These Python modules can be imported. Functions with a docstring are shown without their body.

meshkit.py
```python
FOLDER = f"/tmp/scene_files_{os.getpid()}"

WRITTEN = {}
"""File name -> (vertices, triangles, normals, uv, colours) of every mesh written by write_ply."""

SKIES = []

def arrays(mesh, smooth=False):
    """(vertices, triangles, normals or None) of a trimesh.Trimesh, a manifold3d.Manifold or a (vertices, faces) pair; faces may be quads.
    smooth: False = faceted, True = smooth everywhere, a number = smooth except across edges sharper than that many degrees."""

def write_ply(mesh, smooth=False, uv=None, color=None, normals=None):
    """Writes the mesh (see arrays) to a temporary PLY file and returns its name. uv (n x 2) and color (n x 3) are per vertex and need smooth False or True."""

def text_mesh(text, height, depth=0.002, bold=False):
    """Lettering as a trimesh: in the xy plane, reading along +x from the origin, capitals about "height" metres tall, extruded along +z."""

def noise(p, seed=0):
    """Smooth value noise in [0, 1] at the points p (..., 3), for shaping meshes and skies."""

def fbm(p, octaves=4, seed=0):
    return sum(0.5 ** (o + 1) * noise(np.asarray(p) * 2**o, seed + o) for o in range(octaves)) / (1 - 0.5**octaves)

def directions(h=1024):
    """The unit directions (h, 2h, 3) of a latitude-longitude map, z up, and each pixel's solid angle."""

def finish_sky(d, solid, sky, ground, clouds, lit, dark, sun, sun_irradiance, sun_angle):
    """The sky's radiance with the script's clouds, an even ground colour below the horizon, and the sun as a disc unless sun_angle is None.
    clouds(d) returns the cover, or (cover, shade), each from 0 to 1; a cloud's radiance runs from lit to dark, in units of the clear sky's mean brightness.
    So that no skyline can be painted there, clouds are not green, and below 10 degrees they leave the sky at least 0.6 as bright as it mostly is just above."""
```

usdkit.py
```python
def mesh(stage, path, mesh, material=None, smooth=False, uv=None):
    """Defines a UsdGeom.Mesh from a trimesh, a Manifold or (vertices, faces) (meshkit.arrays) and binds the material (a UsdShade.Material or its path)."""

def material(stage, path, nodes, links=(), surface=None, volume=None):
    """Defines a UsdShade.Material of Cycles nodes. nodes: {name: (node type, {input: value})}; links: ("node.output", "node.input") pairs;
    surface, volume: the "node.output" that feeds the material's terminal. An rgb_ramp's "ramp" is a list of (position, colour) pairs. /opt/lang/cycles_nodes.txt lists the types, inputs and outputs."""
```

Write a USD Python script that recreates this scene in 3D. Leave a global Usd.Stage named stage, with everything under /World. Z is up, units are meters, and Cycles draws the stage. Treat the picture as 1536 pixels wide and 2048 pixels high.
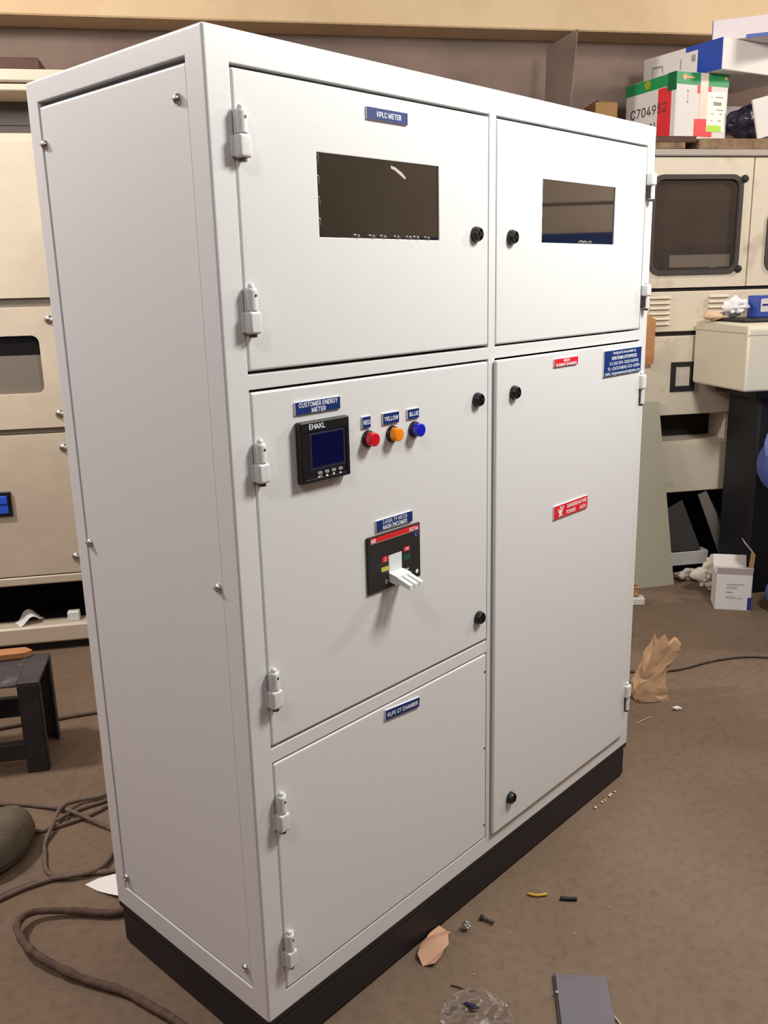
import math, random
import numpy as np, trimesh, manifold3d as m3
from shapely.geometry import Polygon, Point, box as sbox
import usdkit, meshkit
from pxr import Usd, UsdGeom, UsdLux, UsdShade, Gf, Sdf

random.seed(7); rng = np.random.default_rng(7)
stage = Usd.Stage.CreateInMemory()
UsdGeom.SetStageUpAxis(stage, UsdGeom.Tokens.z); UsdGeom.SetStageMetersPerUnit(stage, 1.0)
UsdGeom.Xform.Define(stage, '/World'); UsdGeom.Scope.Define(stage, '/World/Looks')

# ---------------------------------------------------------------- camera
CAM = (-0.83971, -1.10956, 1.43999)
RT, DN, FW = (0.677906, -0.734761, -0.023895), (-0.199027, -0.152143, -0.968112), (0.707695, 0.661044, -0.249376)
cam = UsdGeom.Camera.Define(stage, '/World/camera')
cam.CreateHorizontalApertureAttr(36.0); cam.CreateVerticalApertureAttr(48.0)
cam.CreateFocalLengthAttr(36.0 * 1779.27 / 1536); cam.CreateClippingRangeAttr(Gf.Vec2f(0.05, 100))
cam.AddTransformOp().Set(Gf.Matrix4d(*RT, 0, *[-v for v in DN], 0, *[-v for v in FW], 0, *CAM, 1))
cam.CreateExposureAttr(0.0)

# ---------------------------------------------------------------- lamps: bare sphere lights hung out of view in the workshop
def lamp(name, pos, radius, power, color=(1.0, 0.90, 0.80)):
    l = UsdLux.SphereLight.Define(stage, '/World/' + name)
    l.CreateRadiusAttr(radius); l.CreateIntensityAttr(power / (math.pi * radius ** 2)); l.CreateColorAttr(Gf.Vec3f(*color))
    l.AddTranslateOp().Set(Gf.Vec3d(*pos))
lamp('hanging_lamp', (1.25, -1.1, 2.65), 0.25, 15.4, (0.985, 1.0, 0.945))
lamp('hanging_lamp_001', (-1.0, 0.8, 2.85), 0.15, 1.8, (1.0, 0.985, 1.0))
lamp('hanging_lamp_002', (4.3, -1.4, 3.1), 0.15, 14.0, (1.0, 0.93, 0.84))
lamp('hanging_lamp_003', (-1.5, -0.9, 2.9), 0.20, 4.4, (0.98, 0.98, 1.0))
lamp('hanging_lamp_004', (-0.8, 2.2, 2.90), 0.15, 19.0, (1.0, 0.94, 0.88))

# ---------------------------------------------------------------- materials
LK = '/World/Looks/'
MATS = {}
def lin(c):
    c = np.asarray(c, float) / 255
    return tuple(np.where(c <= 0.04045, c / 12.92, ((c + 0.055) / 1.055) ** 2.4))
def mat(name, rgb, rough=0.5, metal=0.0, var=0.0, vscale=8.0, bump=0.0, bscale=60.0, bevel=0.0, spec=0.5, rgb2=None, detail=4.0, ramp=(0.35, 0.65), coat=0.0):
    if name in MATS: return MATS[name]
    n, l = {}, []
    n['p'] = ('principled_bsdf', {'roughness': rough, 'metallic': metal, 'specular_ior_level': spec, 'coat_weight': coat, 'base_color': lin(rgb)})
    if var or rgb2 is not None:
        a = np.array(lin(rgb)); b = np.array(lin(rgb2)) if rgb2 is not None else a * (1 - var)
        n['tc'] = ('texture_coordinate', {})
        n['nz'] = ('noise_texture', {'scale': vscale, 'detail': detail, 'roughness': 0.6})
        n['rp'] = ('rgb_ramp', {'ramp': [(ramp[0], tuple(b)), (ramp[1], tuple(a))]})
        l += [('tc.object', 'nz.vector'), ('nz.fac', 'rp.fac'), ('rp.color', 'p.base_color')]
    src = None
    if bevel:
        n['bv'] = ('bevel', {'radius': bevel, 'samples': 4}); src = 'bv.bevel'
    if bump:
        n['tb'] = ('texture_coordinate', {})
        n['nb'] = ('noise_texture', {'scale': bscale, 'detail': 3.0})
        n['bm'] = ('bump', {'strength': bump, 'distance': 0.004})
        l += [('tb.object', 'nb.vector'), ('nb.fac', 'bm.height')]
        if src: l.append((src, 'bm.normal'))
        src = 'bm.normal'
    if src: l.append((src, 'p.normal'))
    MATS[name] = usdkit.material(stage, LK + name, n, l, surface='p.BSDF')
    return MATS[name]

paint = mat('grey_enamel', (223, 222, 222), rough=0.36, bump=0.035, bscale=160, bevel=0.003)
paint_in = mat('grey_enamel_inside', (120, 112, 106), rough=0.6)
plinth_m = mat('black_enamel', (30, 24, 28), rough=0.55, bump=0.1, bscale=150, bevel=0.002)
black_pl = mat('black_plastic', (24, 23, 24), rough=0.35, bevel=0.0008)
black_flat = mat('black_print', (38, 38, 40), rough=0.45)
rubber = mat('black_rubber', (26, 24, 23), rough=0.6)
blue_lam = mat('blue_laminate', (24, 50, 112), rough=0.35)
white_lam = mat('white_laminate', (238, 240, 246), rough=0.4)
red_lam = mat('red_laminate', (226, 38, 46), rough=0.35)
steel = mat('zinc_steel', (196, 194, 190), rough=0.28, metal=1.0)
dark_steel = mat('dull_steel', (110, 104, 98), rough=0.45, metal=1.0)
white_pl = mat('white_plastic', (226, 232, 230), rough=0.4, bevel=0.0008)
grey_pl = mat('grey_plastic', (150, 150, 152), rough=0.5)
cream_cab = mat('cream_enamel', (210, 195, 174), rough=0.42, var=0.10, vscale=5, bump=0.08, bscale=150, bevel=0.003)
cream_dirty = mat('cream_enamel_grimy', (216, 202, 182), rough=0.5, rgb2=(188, 172, 150), vscale=6, ramp=(0.28, 0.44), bump=0.08, bscale=120, bevel=0.003)
grey_cab = mat('grey_green_enamel', (188, 184, 170), rough=0.45, var=0.08, vscale=6, bevel=0.004)
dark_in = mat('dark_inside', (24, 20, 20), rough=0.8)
navy_m = mat('navy_enamel', (20, 18, 25), rough=0.6, var=0.3, vscale=9)
timber = mat('raw_timber', (150, 120, 92), rough=0.8, rgb2=(104, 80, 60), vscale=14, bump=0.3, bscale=40)
dark_timber = mat('stained_timber', (84, 52, 36), rough=0.6, var=0.3, vscale=16)
orange_timber = mat('orange_timber', (190, 132, 84), rough=0.7, var=0.2, vscale=18)
card = mat('brown_cardboard', (186, 140, 92), rough=0.85, var=0.12, vscale=12)
kraft = mat('kraft_paper', (198, 160, 126), rough=0.75, rgb2=(176, 138, 106), vscale=14)
white_card = mat('white_card', (218, 211, 207), rough=0.6, var=0.04, vscale=10)
paper_w = mat('white_paper', (240, 236, 236), rough=0.7)
paper_d = mat('dusty_paper', (205, 192, 180), rough=0.8, var=0.15, vscale=30)
blue_card = mat('blue_card', (34, 70, 168), rough=0.35, var=0.15, vscale=20)
violet_card = mat('violet_blue_card', (60, 82, 170), rough=0.4)
green_print = mat('green_print', (24, 140, 78), rough=0.5)
red_print = mat('red_print', (220, 48, 56), rough=0.5)
lime_print = mat('lime_print', (170, 214, 56), rough=0.5)
ink = mat('black_ink', (60, 54, 54), rough=0.7)
grey_ink = mat('grey_ink', (150, 146, 140), rough=0.7)
tape_m = mat('clear_tape', (226, 205, 190), rough=0.25)
cable_m = mat('dusty_cable', (118, 100, 88), rough=0.85, var=0.3, vscale=40, bump=0.4, bscale=200)
stool_m = mat('black_stool_paint', (34, 31, 36), rough=0.55, rgb2=(52, 48, 52), vscale=12)
stool_top = mat('scuffed_stool_top', (62, 56, 60), rough=0.6, rgb2=(122, 112, 112), vscale=10, ramp=(0.30, 0.45), detail=8, bump=0.2, bscale=60)
stool_rail = mat('scuffed_stool_rail', (70, 63, 66), rough=0.55, rgb2=(52, 47, 50), vscale=9, bump=0.2, bscale=60)
felt_m = mat('dusty_grey_casing', (112, 102, 86), rough=0.9, var=0.25, vscale=30, bump=0.4, bscale=120)
sheet_grey = mat('grey_sheet_metal', (112, 106, 112), rough=0.55, var=0.12, vscale=12, bump=0.05, bscale=300)
sheet_dark = mat('dark_sheet_metal', (74, 70, 70), rough=0.6, var=0.2, vscale=6)
sheet_trans = mat('dull_brown_sheet', (120, 106, 98), rough=0.35, var=0.2, vscale=5)
lean_m = mat('sage_panel_paint', (180, 174, 154), rough=0.55, var=0.06, vscale=5)
jacket_m = mat('light_blue_cotton', (128, 152, 232), rough=0.9, bump=0.3, bscale=40)
trouser_m = mat('blue_cotton', (76, 88, 158), rough=0.9, bump=0.3, bscale=40)
skin_m = mat('brown_skin', (112, 74, 54), rough=0.6)
hair_m = mat('black_hair', (20, 17, 16), rough=0.8)
boot_m = mat('black_leather', (28, 26, 28), rough=0.5)
yellow_m = mat('yellow_sleeve', (206, 160, 62), rough=0.5)
gasket = mat('gasket_rubber', (62, 54, 50), rough=0.6)

# floor: oil-stained concrete
usdkit.material(stage, LK + 'workshop_concrete', {
    'g': ('geometry', {}),
    'n1': ('noise_texture', {'scale': 1.3, 'detail': 6.0, 'roughness': 0.6}),
    'r1': ('rgb_ramp', {'ramp': [(0.32, lin((106, 87, 71))), (0.52, lin((119, 98, 81))), (0.72, lin((128, 106, 90)))]}),
    'n2': ('noise_texture', {'scale': 38.0, 'detail': 5.0, 'roughness': 0.7}),
    'r2': ('rgb_ramp', {'ramp': [(0.30, (0.80, 0.79, 0.78)), (0.5, (1, 1, 1)), (0.72, (1.10, 1.09, 1.08))]}),
    'n3': ('noise_texture', {'scale': 9.0, 'detail': 3.0, 'roughness': 0.5}),
    'r3': ('rgb_ramp', {'ramp': [(0.26, (0.78, 0.77, 0.76)), (0.36, (1, 1, 1))]}),
    'm1': ('mix_color', {'blend_type': 'multiply', 'fac': 1.0, 'use_clamp': False}),
    'm2': ('mix_color', {'blend_type': 'multiply', 'fac': 0.7, 'use_clamp': False}),
    'b': ('bump', {'strength': 0.25, 'distance': 0.003}),
    'p': ('principled_bsdf', {'roughness': 0.72, 'specular_ior_level': 0.4})},
    [('g.position', 'n1.vector'), ('g.position', 'n2.vector'), ('g.position', 'n3.vector'), ('n1.fac', 'r1.fac'), ('n2.fac', 'r2.fac'), ('n3.fac', 'r3.fac'),
     ('r1.color', 'm1.a'), ('r2.color', 'm1.b'), ('m1.result', 'm2.a'), ('r3.color', 'm2.b'), ('m2.result', 'p.base_color'), ('n2.fac', 'b.height'), ('b.normal', 'p.normal')], surface='p.BSDF')
floor_m = UsdShade.Material.Get(stage, LK + 'workshop_concrete')
# two-tone painted wall: dull cream over a blue dado
def dado(name, z0, top, low):
    usdkit.material(stage, LK + name, {
        'g': ('geometry', {}), 'sx': ('separate_xyz', {}), 'gt': ('math', {'math_type': 'greater_than', 'value2': z0}),
        'n': ('noise_texture', {'scale': 2.0, 'detail': 5.0}), 'r': ('rgb_ramp', {'ramp': [(0.3, (0.8, 0.78, 0.76)), (0.7, (1, 1, 1))]}),
        'm': ('mix_color', {'blend_type': 'mix', 'a': lin(low), 'b': lin(top)}), 'm2': ('mix_color', {'blend_type': 'multiply', 'fac': 1.0}),
        'p': ('principled_bsdf', {'roughness': 0.7})},
        [('g.position', 'sx.vector'), ('sx.z', 'gt.value1'), ('gt.value', 'm.fac'), ('m.result', 'm2.a'), ('g.position', 'n.vector'), ('n.fac', 'r.fac'), ('r.color', 'm2.b'), ('m2.result', 'p.base_color')], surface='p.BSDF')
    return UsdShade.Material.Get(stage, LK + name)
wall_m = dado('painted_wall', 1.76, (186, 166, 146), (36, 62, 120))
back_m = mat('brown_plaster', (130, 110, 99), rough=0.85, rgb2=(106, 89, 80), vscale=1.6, bump=0.2, bscale=30)
beam_m = mat('cream_beam_paint', (200, 174, 138), rough=0.6, rgb2=(188, 160, 124), vscale=2.5)
ceil_m = mat('old_roof_sheet', (112, 106, 98), rough=0.8)
def pane(name, tint, refl, ior=1.5):
    usdkit.material(stage, LK + name, {'f': ('fresnel', {'IOR': ior}), 'mu': ('math', {'math_type': 'multiply', 'value2': refl, 'use_clamp': True}),
        'ge': ('geometry', {}), 'inv': ('math', {'math_type': 'subtract', 'value1': 1.0}), 'm2': ('math', {'math_type': 'multiply'}),
        't': ('transparent_bsdf', {'color': tint}), 'g': ('glossy_bsdf', {'color': (1, 1, 1), 'roughness': 0.03}), 'm': ('mix_closure', {})},
        [('f.fac', 'mu.value1'), ('ge.backfacing', 'inv.value2'), ('mu.value', 'm2.value1'), ('inv.value', 'm2.value2'), ('m2.value', 'm.fac'), ('t.BSDF', 'm.closure1'), ('g.BSDF', 'm.closure2')], surface='m.closure')
    return UsdShade.Material.Get(stage, LK + name)
pane_m = pane('tinted_acrylic', (0.62, 0.58, 0.56), 2.5)
pane_bg = pane('dusty_acrylic', (0.86, 0.84, 0.82), 1.2)
film_m = pane('plastic_film', (0.95, 0.94, 0.95), 2.4)
def lens(name, rgb):
    return usdkit.material(stage, LK + name, {'p': ('principled_bsdf', {'base_color': lin(rgb), 'roughness': 0.22, 'coat_weight': 0.4, 'subsurface_weight': 0.0})}, [], surface='p.BSDF')
lens_r, lens_y, lens_b = lens('red_lens', (214, 24, 34)), lens('amber_lens', (255, 142, 18)), lens('blue_lens', (24, 32, 196))
lcd_m = usdkit.material(stage, LK + 'lcd_glass', {'p': ('principled_bsdf', {'base_color': lin((10, 10, 58)), 'roughness': 0.12})}, [], surface='p.BSDF')
switch_blue = lens('switch_blue', (40, 92, 226))

# ---------------------------------------------------------------- mesh helpers
COUNT = {}
def free(parent, name):
    k = (parent, name); COUNT[k] = COUNT.get(k, -1) + 1
    return name if COUNT[k] == 0 else f'{name}_{COUNT[k]:03d}'
def obj(name, mesh, m, parent=None, smooth=False, label=None, kind=None):
    par = parent.GetPath().pathString if parent is not None else '/World'
    g = usdkit.mesh(stage, par + '/' + free(par, name), mesh, m, smooth=smooth); p = g.GetPrim()
    if label: p.SetCustomDataByKey('label', label)
    if kind: p.SetCustomDataByKey('kind', kind)
    return p
def tag(p, label, cat, group=None, kind=None):
    p.SetCustomDataByKey('label', label); p.SetCustomDataByKey('category', cat)
    if group: p.SetCustomDataByKey('group', group)
    if kind: p.SetCustomDataByKey('kind', kind)
    return p
def thing(name, label, cat, loc=(0, 0, 0), rotz=0.0, group=None):
    x = UsdGeom.Xform.Define(stage, '/World/' + free('/World', name))
    x.AddTranslateOp().Set(Gf.Vec3d(*map(float, loc))); x.AddRotateZOp().Set(float(rotz))
    return tag(x.GetPrim(), label, cat, group)
def struct(name, mesh, m, label=None):
    p = obj(name, mesh, m); p.SetCustomDataByKey('kind', 'structure')
    if label: p.SetCustomDataByKey('label', label)
    return p
def hull(pts): return trimesh.Trimesh(*(lambda h: (h.vertices, h.faces))(trimesh.convex.convex_hull(np.asarray(pts, float))))
def cb(x0, x1, y0, y1, z0, z1, c=0.001):
    """box with chamfered edges"""
    lo, hi = np.array([x0, y0, z0], float), np.array([x1, y1, z1], float)
    c = min(c, 0.45 * (hi - lo).min())
    if c <= 0: return trimesh.creation.box(bounds=[lo, hi])
    P = []
    for k in range(3):
        a = lo + c; b = hi - c; a[k] = lo[k]; b[k] = hi[k]
        P += [[(a, b)[i][0], (a, b)[j][1], (a, b)[l][2]] for i in (0, 1) for j in (0, 1) for l in (0, 1)]
    return hull(P)
def cat(*ms): return trimesh.util.concatenate([m for m in ms])
def man(mesh):
    mesh = mesh.copy(); mesh.merge_vertices()
    return m3.Manifold(m3.Mesh(np.asarray(mesh.vertices, np.float32), np.asarray(mesh.faces, np.uint32)))
def mbox(x0, x1, y0, y1, z0, z1): return m3.Manifold.cube([x1 - x0, y1 - y0, z1 - z0]).translate([x0, y0, z0])
def rounded_box(x0, x1, y0, y1, z0, z1, r, seg=12):
    s = m3.Manifold.sphere(r, seg)
    return m3.Manifold.batch_hull([s.translate([x, y, z]) for x in (x0 + r, x1 - r) for y in (y0 + r, y1 - r) for z in (z0 + r, z1 - r)])
def tm(M):
    m = M.to_mesh(); return trimesh.Trimesh(m.vert_properties[:, :3], m.tri_verts, process=False)
def cyl(p, q, r, n=16, r2=None):
    p, q = np.asarray(p, float), np.asarray(q, float); d = q - p; L = np.linalg.norm(d); d /= L
    a = np.cross(d, [0, 0, 1.0]) if abs(d[2]) < 0.9 else np.cross(d, [1.0, 0, 0]); a /= np.linalg.norm(a); b = np.cross(d, a)
    t = np.linspace(0, 2 * np.pi, n, endpoint=False); ring = np.outer(np.cos(t), a) + np.outer(np.sin(t), b)
    return hull(np.vstack([p + ring * r, q + ring * (r if r2 is None else r2)]))
def lathe(profile, p, axis, n=20):
    """profile: (radius, height) along axis from p; convex profiles only"""
    d = np.asarray(axis, float); d /= np.linalg.norm(d); a = np.cross(d, [0, 0, 1.0]) if abs(d[2]) < 0.9 else np.cross(d, [1.0, 0, 0]); a /= np.linalg.norm(a); b = np.cross(d, a)
    t = np.linspace(0, 2 * np.pi, n, endpoint=False); ring = np.outer(np.cos(t), a) + np.outer(np.sin(t), b)
    return hull(np.vstack([np.asarray(p) + d * h + ring * max(r, 1e-5) for r, h in profile]))
def extr(poly, d):
    return trimesh.creation.extrude_polygon(poly, d, engine='earcut')
def on_front(mesh, y, x=0.0, z=0.0):
    """xy-plane mesh (front +z) stood up to face -y, its back at y"""
    m = mesh.copy(); v = m.vertices.copy(); m.vertices = np.c_[v[:, 0] + x, y - v[:, 2], v[:, 1] + z]; return m
def text(s, x, z, h, y, width=None, center=True, bold=True, depth=0.0004):
    t = meshkit.text_mesh(s, h, depth, bold=bold); b = t.bounds; v = t.vertices.copy(); v[:, 0] -= b[0, 0]
    w = b[1, 0] - b[0, 0]
    if width: v[:, 0] *= width / w; w = width
    if center: v[:, 0] -= w / 2
    t.vertices = v; return on_front(t, y, x, z)
def rrect(x0, x1, z0, z1, r): return sbox(x0 + r, z0 + r, x1 - r, z1 - r).buffer(r, quad_segs=5)
def spline(pts, n=8):
    P = np.asarray(pts, float); P = np.vstack([2 * P[0] - P[1], P, 2 * P[-1] - P[-2]]); out = []
    for i in range(1, len(P) - 2):
        for t in np.linspace(0, 1, n, endpoint=False):
            a, b, c, d = P[i - 1:i + 3]
            out.append(0.5 * (2 * b + (c - a) * t + (2 * a - 5 * b + 4 * c - d) * t * t + (3 * b - a - 3 * c + d) * t ** 3))
    out.append(P[-2]); return np.array(out)
def tube(path, r, n=8, lump=0.0, seed=0):
    path = np.asarray(path, float); t = np.gradient(path, axis=0); t /= np.linalg.norm(t, axis=1)[:, None]
    up = np.array([0, 0, 1.0]); a = np.cross(t, up); bad = np.linalg.norm(a, axis=1) < 1e-4; a[bad] = [1, 0, 0]; a /= np.linalg.norm(a, axis=1)[:, None]; b = np.cross(a, t)
    th = np.linspace(0, 2 * np.pi, n, endpoint=False)
    rr = np.full(len(path), r) * (1 + lump * (2 * meshkit.noise(path * 60, seed) - 1))
    V = (path[:, None] + rr[:, None, None] * (np.cos(th)[None, :, None] * a[:, None] + np.sin(th)[None, :, None] * b[:, None])).reshape(-1, 3)
    F = []
    for i in range(len(path) - 1):
        for j in range(n):
            k = (j + 1) % n; F += [[i * n + j, i * n + k, (i + 1) * n + k], [i * n + j, (i + 1) * n + k, (i + 1) * n + j]]
    c0, c1 = len(V), len(V) + 1; V = np.vstack([V, path[0], path[-1]]); e = (len(path) - 1) * n
    for j in range(n): k = (j + 1) % n; F += [[c0, k, j], [c1, e + j, e + k]]
    return trimesh.Trimesh(V, F, process=False)
def crumple(mesh, amp, freq, seed):
    v = mesh.vertices.copy(); n = mesh.vertex_normals
    h = np.abs(2 * meshkit.noise(v * freq, seed) - 1) + 0.5 * np.abs(2 * meshkit.noise(v * freq * 2.3, seed + 5) - 1)
    m = mesh.copy(); m.vertices = v + n * (amp * (h - 0.6))[:, None]; return m
def xf(mesh, loc=(0, 0, 0), rz=0.0, rx=0.0, ry=0.0):
    m = mesh.copy(); T = trimesh.transformations
    M = T.translation_matrix(loc) @ T.rotation_matrix(math.radians(rz), [0, 0, 1]) @ T.rotation_matrix(math.radians(ry), [0, 1, 0]) @ T.rotation_matrix(math.radians(rx), [1, 0, 0])
    m.apply_transform(M); return m
def ground(m, z=0.0):
    m = m.copy(); m.vertices = m.vertices + [0, 0, z - m.vertices[:, 2].min()]; return m

# room frame: s runs along the back wall, t away from the camera towards it
TH = math.radians(-36); U = np.array([math.cos(TH), math.sin(TH), 0]); T_ = np.array([-math.sin(TH), math.cos(TH), 0])
def R(s, t, z=0.0): return tuple(s * U + t * T_ + np.array([0, 0, z]))
def room(mesh):
    m = mesh.copy(); v = m.vertices; m.vertices = v[:, :1] * U + v[:, 1:2] * T_ + v[:, 2:] * [0, 0, 1.0]; return m

# ---------------------------------------------------------------- the workshop itself
WT, WR, WL, WF, HT = 3.15, 5.6, -4.2, -6.5, 4.8
struct('floor', room(cb(WL, WR, WF, WT, -0.1, 0, 0)), floor_m)
struct('wall_back', room(cb(WL, WR, WT, WT + 0.2, 0, HT, 0)), back_m)
struct('wall_right', room(cb(WR, WR + 0.2, WF, WT, 0, HT, 0)), wall_m)
struct('wall_left', room(cb(WL - 0.2, WL, WF, WT, 0, HT, 0)), wall_m)
struct('wall_front', room(cb(WL, WR, WF - 0.2, WF, 0, HT, 0)), wall_m)
struct('ceiling', room(cb(WL, WR, WF, WT, HT, HT + 0.1, 0)), ceil_m)
struct('trim_1', room(cb(WL, WR, 2.95, WT - 0.001, 2.565, 3.3, 0.006)), beam_m)
struct('trim_2', room(cb(WR - 0.014, WR - 0.001, 0.42, WT - 0.25, 1.960, 1.974, 0.003)), dark_steel)

# ================================================================ main electrical panel
W, D, H, PZ = 1.377, 0.5256, 1.80, 0.105
panel = thing('electrical_panel', 'large light grey metal electrical panel with meters and locks on a black plinth', 'electrical panel')
X1, X2, X3, X4 = 0.0441, 0.6759, 0.6985, 1.3351
ZT, ZU, ZL, ZA, ZB, ZC = 1.7529, 1.3053, 1.2812, 0.6547, 0.628, 0.1496
opens = [(X1, X2, ZU, ZT), (X3, X4, ZU, ZT), (X1, X2, ZA, ZL), (X1, X2, ZC, ZB), (X3, X4, ZC, ZL)]
fr = rounded_box(0, W, 0, D, PZ, H, 0.0045, 12) - mbox(0.03, W - 0.03, 0.03, D - 0.03, PZ + 0.03, H - 0.03)
for x0, x1, z0, z1 in opens: fr -= mbox(x0, x1, -0.1, 0.1, z0, z1)
SY0, SY1, SZ0, SZ1 = 0.044, 0.4865, 0.158, 1.763
fr -= mbox(-0.1, 0.1, SY0, SY1, SZ0, SZ1)
obj('frame', tm(fr), paint, panel, smooth=35)
pl = m3.Manifold.cube([W - 0.008, D - 0.008, PZ - 0.004]).translate([0.004, 0.004, 0])
obj('plinth', cat(cb(0.004, W - 0.004, 0.004, D - 0.004, 0, PZ - 0.012, 0.008), cb(0.001, W - 0.001, 0.001, D - 0.001, PZ - 0.013, PZ + 0.002, 0.002)), plinth_m, panel, label='black steel plinth')
side = obj('side_panel', cb(0.0018, 0.0098, SY0 + 0.001, SY1 - 0.001, SZ0 + 0.001, SZ1 - 0.008, 0.003), paint, panel)
obj('added_backing', cb(0.019, 0.021, 0.031, D - 0.031, PZ + 0.031, H - 0.031, 0), paint, panel)  # sheet added behind the side panel so its shaded edge gap turns out grey
for y, z in ((0.478, 1.692), (0.070, 1.709), (0.474, 0.955), (0.058, 0.952), (0.476, 0.188), (0.062, 0.193)):
    obj('screw', cat(lathe([(0.0085, 0), (0.008, 0.003), (0.005, 0.0062), (0.002, 0.0072)], (0.0013, y, z), (-1, 0, 0), 16), cb(-0.0067, -0.0037, y - 0.006, y + 0.006, z - 0.0009, z + 0.0009, 0)), steel, side, smooth=40)
obj('inner_plate', cat(cb(0.03, W - 0.03, 0.30, 0.302, 0.14, H - 0.03, 0), cb(X2 + 0.008, X2 + 0.012, 0.031, 0.30, 0.14, H - 0.031, 0), cb(0.031, W - 0.031, 0.031, 0.30, ZU - 0.014, ZU - 0.010, 0)), paint_in, panel)

# doors
G = 0.0022
YD = -0.001
def door(x0, x1, z0, z1, win=None, y0=YD, y1=0.016):
    d = rounded_box(x0, x1, y0, y1, z0, z1, 0.004, 12)
    if win: d = d - mbox(win[0], win[1], -0.1, 0.1, win[2], win[3]) - mbox(win[0] - 0.03, win[1] + 0.03, 0.0012, 0.1, win[2] - 0.03, win[3] + 0.03)
    return obj('door', tm(d), paint, panel, smooth=35)
W1, W2 = (0.209, 0.518, 1.515, 1.6455), (0.8665, 1.180, 1.516, 1.6455)
d1 = door(X1 + G, X2 - G, ZU + 0.005, ZT - 0.005, W1)
d2 = door(X3 + G, X4 - G, ZU + 0.004, ZT - 0.005, W2)
d3 = door(X1 + G, X2 - 0.001, ZA + 0.005, ZL - 0.004)
d4 = door(X1 + G, X2 - G, ZC + 0.003, ZB - 0.003)
YR = -0.010
d5 = door(X3 - 0.006, X4 - G, ZC + 0.003, ZL - 0.003, y0=YR, y1=-0.0008)
for d, w in ((d1, W1), (d2, W2)):
    obj('window_pane', cb(w[0] - 0.022, w[1] + 0.022, 0.0013, 0.0043, w[2] - 0.022, w[3] + 0.022, 0), pane_m, d, label='tinted see-through window')
    blobs = []
    r_ = random.Random(3 if w is W1 else 4)
    for k in range(7 if w is W1 else 3):
        x = w[0] + (w[1] - w[0]) * (0.30 + 0.62 * k / 6 if w is W1 else r_.uniform(0.5, 0.95)); b = trimesh.creation.icosphere(2, 0.008); b.apply_scale([1.3, 0.25, 0.8]); blobs.append(xf(b, (x + r_.uniform(-.01, .01), 0.0006, w[2] + 0.001)))
    for k in range(4):
        b = trimesh.creation.icosphere(2, 0.006); b.apply_scale([0.6, 0.25, 1.8]); blobs.append(xf(b, (w[0] + 0.003, 0.0006, w[2] + 0.02 + 0.033 * k)))
    for b in blobs: obj('sealant', b, film_m, d, smooth=True)
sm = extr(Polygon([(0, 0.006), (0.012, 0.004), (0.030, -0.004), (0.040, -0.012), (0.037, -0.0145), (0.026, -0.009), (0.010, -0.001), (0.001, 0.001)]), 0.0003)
obj('reflection_streak', on_front(sm, 0.0012, 0.388, 1.632), mat('painted_reflection', (190, 176, 166), rough=0.6), d1)  # bright reflected streak on the left pane, painted as a pale sliver
for z in (0.582, 0.390, 0.188):
    obj('screw_hole', cyl((0.668, YD - 0.0004, z), (0.668, 0.004, z), 0.0028, 12), black_flat, d4)

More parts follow.
